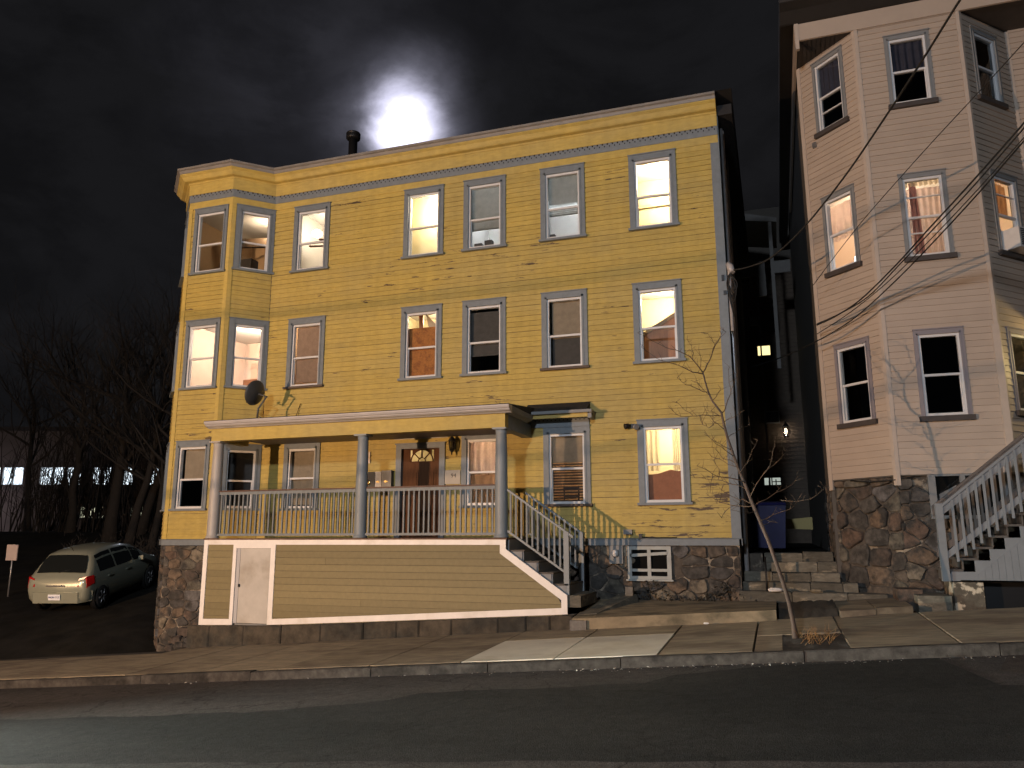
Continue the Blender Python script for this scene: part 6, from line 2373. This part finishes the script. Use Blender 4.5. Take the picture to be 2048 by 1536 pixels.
# tailgate glass lies on the sloped rear between roof and lid
mb = MB()
gl_pts = []
for (x, z, w) in ((.235, 1.01, .66), (.33, 1.14, .645), (.45, 1.305, .60), (.575, 1.42, .52)):
    gl_pts.append([CP(x - .025, y * w, z + .02 - .015 * y * y) for y in (-1, -.5, 0, .5, 1)])
mb.add([p for r in gl_pts for p in r], [(j * 5 + i, j * 5 + i + 1, (j + 1) * 5 + i + 1, (j + 1) * 5 + i) for j in range(3) for i in range(4)], 0, True)
mb.build('rear_window', CARGLASS, car)
mb = MB()
mb.hexa([CP(-.03, -.60, .27), CP(-.03, .60, .27), CP(.3, .80, .27), CP(.3, -.80, .27), CP(-.05, -.60, .55), CP(-.05, .60, .55), CP(.25, .855, .55), CP(.25, -.855, .55)])
mb.build('bumper', CARP, car)
for side in (-1, 1):
    mb = MB()
    mb.hexa([CP(-.02, side * .56, .70), CP(.05, side * .80, .66), CP(.30, side * .865, .74), CP(.2, side * .6, .72),
             CP(.03, side * .60, .90), CP(.08, side * .78, .95), CP(.30, side * .85, .95), CP(.2, side * .6, .92)])
    mb.build('tail_light', RED, car)
    MB().hexa([CP(2.58, side * .86, .95), CP(2.58, side * 1.0, .96), CP(2.70, side * 1.0, .97), CP(2.70, side * .86, .96), CP(2.58, side * .86, 1.06), CP(2.58, side * 1.0, 1.08), CP(2.70, side * 1.0, 1.08), CP(2.70, side * .86, 1.06)]).build('wing_mirror', CARP, car)
    for x in (1.0, 1.95):
        MB().hexa([CP(x, side * .845, .79), CP(x + .2, side * .845, .79), CP(x + .2, side * .872, .79), CP(x, side * .872, .79), CP(x, side * .845, .82), CP(x + .2, side * .845, .82), CP(x + .2, side * .872, .82), CP(x, side * .872, .82)]).build('door_handle', CARP, car)
    for x in (.72, .72 + WB):
        w = MB()
        c = CP(x, side * .76, .30)
        w.lathe(c, [(.19, .095), (.29, .09), (.305, .06), (.305, -.09), (.2, -.095)], 22, 0, lft * side)
        wo_ = w.build('wheel', RUBBER, car)
        r_ = MB()
        r_.lathe(c + lft * side * .085, [(.0, 0), (.06, .02), (.075, .005), (.19, .0), (.2, .014), (.205, -.02)], 22, 0, lft * side)
        for k in range(6):
            a = 2 * pi * k / 6
            d = fwd * cos(a) + upv * sin(a)
            r_.tube([c + lft * side * .1 + d * .05, c + lft * side * .098 + d * .19], [.02, .016], 5)
        r_.build('rim', STEEL, wo_)
        MB().lathe(CP(x, side * .70, .31), [(.37, .0), (.37, .132), (.34, .14), (.33, .05)], 24, 0, lft * side).build('wheel_arch', BLACK, car)
lp = MB()
lp.hexa([CP(-.075, -.16, .36), CP(-.075, .16, .36), CP(-.06, .16, .36), CP(-.06, -.16, .36), CP(-.085, -.16, .51), CP(-.085, .16, .51), CP(-.07, .16, .51), CP(-.07, -.16, .51)])
lp = lp.build('licence_plate', PLATE, car)
rotm = Matrix((( -lft.x, upv.x, -fwd.x, 0), (-lft.y, upv.y, -fwd.y, 0), (-lft.z, upv.z, -fwd.z, 0), (0, 0, 0, 1)))
text_part('MGN 717', .07, material('navy plate ink', (.03, .05, .25), .5), lp, Matrix.Translation(CP(-.092, 0, .435)) @ rotm, 'plate_lettering', .001)
MB().hexa([CP(-.03, -.25, .70), CP(-.03, .25, .70), CP(.0, .25, .70), CP(.0, -.25, .70), CP(-.035, -.25, .735), CP(-.035, .25, .735), CP(.0, .25, .735), CP(.0, -.25, .735)]).build('tailgate_trim', STEEL, car)
MB().tube([CP(.20, .05, 1.03), CP(.26, -.25, 1.10)], .012, 5).build('wiper', BLACK, car)
MB().tube([CP(.75, 0, 1.52), CP(.55, 0, 1.75)], .008, 5).build('aerial', BLACK, car)

# notice on a post beside the lot
sg = P(25, 1105, 2.4)
sign = thing('notice_sign', (sg.x, sg.y, terrain_z(sg.x, sg.y)), 'small faded white notice on a thin post behind the hatchback', 'sign')
MB().tube([(sg.x, sg.y + .02, terrain_z(sg.x, sg.y) - .1), (sg.x, sg.y + .02, sg.z + .25)], .025, 8).build('post', STEEL, sign)
MB().box(sg.x - .22, sg.x + .22, sg.y - .03, sg.y - .005, sg.z - .24, sg.z + .24).build('panel', material('faded notice', (.55, .45, .42), .5, var=.06), sign)

# ------------------------------------------------------------------ far school building with lit strip windows
A0, A1 = Vector((-58.5, 27.1, 0)), Vector((-36.0, 35.2, 0))
school = thing('school_building', (-47, 31, 0), 'long low building with bright strip windows beyond the bare trees', 'building')
FS = Frame(A0.x, A0.y, A1.x - A0.x, A1.y - A0.y)
LS = (A1 - A0).length
SCW = material('grey far facade', (.07, .064, .066), .8, var=.2, vscale=.6)
segs_up = [(.5, 3.35), (3.45, 5.1), (6.3, 8.2), (8.3, 9.5), (10.2, 11.7), (11.8, 13.4), (14.4, 15.6), (15.7, 16.9), (17.8, 19.2), (19.4, 21.2)]
segs_lo = [(9.6, 10.9), (11.0, 12.6), (13.4, 14.8), (15.8, 17.1), (17.9, 20.8)]
holes_ = [(a, b, 4.05, 5.45) for a, b in segs_up] + [(a, b, 1.55, 2.45) for a, b in segs_lo]
mb = MB()
wall_panel(mb, FS, -14, LS + 6, -.5, 8.2, holes_, d0=-.3)
mb.hexa([FS.p(-14, -.31, -.5), FS.p(LS + 6, -.31, -.5), FS.p(LS + 6, -12, -.5), FS.p(-14, -12, -.5), FS.p(-14, -.31, 8.2), FS.p(LS + 6, -.31, 8.2), FS.p(LS + 6, -12, 8.2), FS.p(-14, -12, 8.2)])
mb.build('wall', SCW, school)
MB().fbox(FS, -14.2, LS + 6.2, -12.2, .4, 8.2, 8.5).build('roof', ROOFING, school)
G1, G2 = emit('cool classroom light', (.78, .90, 1.0), 2.3), emit('dim yellow classroom light', (.88, .88, .62), 1.1)
for (a, b, z0, z1) in holes_:
    w = MB()
    w.fbox(FS, a, a + .06, -.2, .03, z0, z1).fbox(FS, b - .06, b, -.2, .03, z0, z1).fbox(FS, a, b, -.19, .028, z0, z0 + .05).fbox(FS, a, b, -.19, .028, z1 - .05, z1)
    w.fbox(FS, (a + b) / 2 - .03, (a + b) / 2 + .03, -.18, .02, z0 + .05, z1 - .05)
    w = w.build('window', GREYTRIM, school)
    MB().add([FS.p(p, -.15, q) for p, q in ((a + .05, z0 + .04), (b - .05, z0 + .04), (b - .05, z1 - .04), (a + .05, z1 - .04))], [(0, 1, 2, 3)]).build('pane', G1 if z0 > 3 else G2, w)
wl = thing('flood_lamp', FS.p(2, .3, 3), 'wall floodlight on the far building washing the parking lot', 'lamp')
MB().fbox(FS, 1.7, 2.3, 0, .25, 3.0, 3.2).build('housing', BLACK, wl)
point_light('flood_light', FS.p(1.5, 3.5, 2.0), 330, (1, .80, .82), .2)

# ------------------------------------------------------------------ bare trees between the lot and the far building
def bare_tree(x, y, h, r0, seed, label, lean=(0, 0)):
    rg = random.Random(seed)
    z0 = terrain_z(x, y) - .15
    t = thing('bare_tree', (x, y, z0), label, 'tree', 'bare trees along the dark lot')
    base = Vector((x, y, z0))
    tk = [base]
    n = 7
    for i in range(1, n):
        f = i / (n - 1)
        tk.append(base + Vector((lean[0] * f + rg.uniform(-.12, .12) * h * .06, lean[1] * f + rg.uniform(-.1, .1) * h * .06, h * .55 * f)))
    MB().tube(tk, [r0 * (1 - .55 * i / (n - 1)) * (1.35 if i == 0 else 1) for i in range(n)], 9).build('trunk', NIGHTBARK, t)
    cr = MB()

    def grow(p, d, l, r, lev):
        k = 4
        pts = [p]
        for i in range(k):
            d = (d + Vector((rg.uniform(-.22, .22), rg.uniform(-.22, .22), rg.uniform(-.08, .2)))).normalized()
            pts.append(pts[-1] + d * l / k)
        cr.tube(pts, [r * (1 - .6 * i / k) for i in range(k + 1)], 5 if lev < 2 else 3, cap=False)
        if lev >= 4: return
        for i in range(1, k + 1):
            m = 2 if lev < 2 else (1 if rg.random() < .8 else 0)
            for _ in range(m):
                a = Vector((rg.uniform(-1, 1), rg.uniform(-1, 1), rg.uniform(-.2, .9))).normalized()
                grow(pts[i], (d * .75 + a * .8).normalized(), l * rg.uniform(.5, .75), r * (1 - .6 * i / k) * .62, lev + 1)
    for i in range(3, n):
        for _ in range(2):
            a = Vector((rg.uniform(-1, 1), rg.uniform(-1, 1), rg.uniform(.3, 1.2))).normalized()
            grow(tk[i], a, h * rg.uniform(.22, .36), r0 * .40, 1)
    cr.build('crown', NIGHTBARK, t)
    return t


def at_depth(px, d):
    v = ray(px, 1010)
    q = Vector(CAM_LOC) + v * d
    return q.x, q.y


for i, (px, d, h, r, ln, lb) in enumerate((
        (146, 40, 13, .22, (0, 0), 'thick bare tree standing between the two widest lit strip windows'),
        (226, 36, 12, .30, (.3, 0), 'stoutest bare tree, dividing the lit strip windows in half'),
        (262, 33, 11, .20, (1.2, .2), 'leaning bare tree beside the stoutest one, nearer the house'),
        (284, 38, 12, .24, (1.8, .3), 'tall leaning bare tree second from the yellow house'),
        (306, 31, 10, .17, (1.0, 0), 'thin leaning bare tree closest to the yellow house'),
        (60, 46, 14, .20, (-.5, 0), 'bare tree in front of the brightest far strip window'))):
    x, y = at_depth(px, d)
    bare_tree(x, y, h, r, 40 + i, lb, ln)
# scrubby dark bushes behind the car
mb = MB()
rg = random.Random(77)
for i in range(2600):
    px = rg.uniform(130, 335)
    d = rg.uniform(26, 30)
    x, y = at_depth(px, d)
    z = terrain_z(x, y) + abs(rg.gauss(0, .42)) * (1 if rg.random() < .9 else 1.8)
    c = Vector((x, y, z))
    l = rg.uniform(.1, .3)
    dv = Vector((rg.uniform(-.7, .7), rg.uniform(-.7, .7), rg.uniform(.2, 1))).normalized()
    s_ = dv.orthogonal().normalized() * .012
    mb.add([c - s_, c + s_, c + dv * l], [(0, 1, 2)])
tag(mb.build('scrub_undergrowth', NIGHTBARK), 'dark leafless scrub along the lot behind the hatchback', 'scrub', kind='stuff')

# thicket of thin leafless saplings in front of the far building
mb = MB()
rg = random.Random(91)
for i in range(300):
    px = rg.uniform(-20, 340) if rg.random() < .35 else rg.uniform(70, 340)
    x, y = at_depth(px, rg.uniform(40, 54))
    z = terrain_z(x, y) - .1
    h = rg.uniform(2.5, 6.8)
    p = Vector((x, y, z))
    lean = Vector((rg.uniform(-.25, .35), rg.uniform(-.2, .2), 1)).normalized()
    pts = [p + lean * h * f + Vector((rg.uniform(-.08, .08), 0, 0)) for f in (0, .35, .7, 1)]
    mb.tube(pts, [rg.uniform(.02, .055) * k for k in (1, .8, .55, .2)], 3, cap=False)
    for k in range(7):
        f = rg.uniform(.25, .95)
        b0 = p + lean * h * f
        d = Vector((rg.uniform(-1, 1), rg.uniform(-.5, .5), rg.uniform(.1, 1.1))).normalized()
        l = rg.uniform(.5, 1.6)
        mb.tube([b0, b0 + d * l * .5 + Vector((0, 0, .06)), b0 + d * l + Vector((rg.uniform(-.15, .15), 0, .1))], [.018, .013, .006], 3, cap=False)
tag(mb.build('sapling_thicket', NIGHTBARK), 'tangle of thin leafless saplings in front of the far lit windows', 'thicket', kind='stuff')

# another hatchback coming up the road, outside the picture; its headlights rake the asphalt
car2 = car.copy()
COL.objects.link(car2)
for ch in list(car.children):
    c2 = ch.copy()
    COL.objects.link(c2)
    c2.parent = car2
    for g in list(ch.children):
        g2 = g.copy()
        COL.objects.link(g2)
        g2.parent = c2
car2.rotation_euler = (0, 0, math.atan2(0, 1) - math.atan2(.96, -.28))
car2.location = (-17.6, -10.9, road_z(-17.6, -10.9) + .18)
tag(car2, 'second hatchback climbing the road with its headlights on, outside the picture', 'car')
for yy in (-11.5, -10.3):
    l = bpy.data.lights.new('headlight_beam', 'SPOT')
    l.energy = 9000
    l.color = (.88, 1.0, .93)
    l.spot_size = radians(58)
    l.spot_blend = .9
    l.shadow_soft_size = .06
    o = bpy.data.objects.new('headlight_beam', l)
    COL.objects.link(o)
    o.location = (-14.9, yy, road_z(-14.9, yy) + .62)
    o.rotation_euler = Vector((1, .10, -.02)).to_track_quat('-Z', 'Y').to_euler()

# the moon behind thin cloud
mo = Vector(CAM_LOC) + MOON * 3000
mb = MB()
Rm = 3000 * math.tan(radians(.27))
prof = [(Rm * sin(pi * k / 12), -Rm * cos(pi * k / 12)) for k in range(13)]
mb.lathe(mo, [(max(r, .01), z) for r, z in prof], 24)
tag(mb.build('moon', emit('moonshine', (.95, .97, 1), 6)), 'bright full moon glaring through thin cloud just above the yellow roof', 'moon')
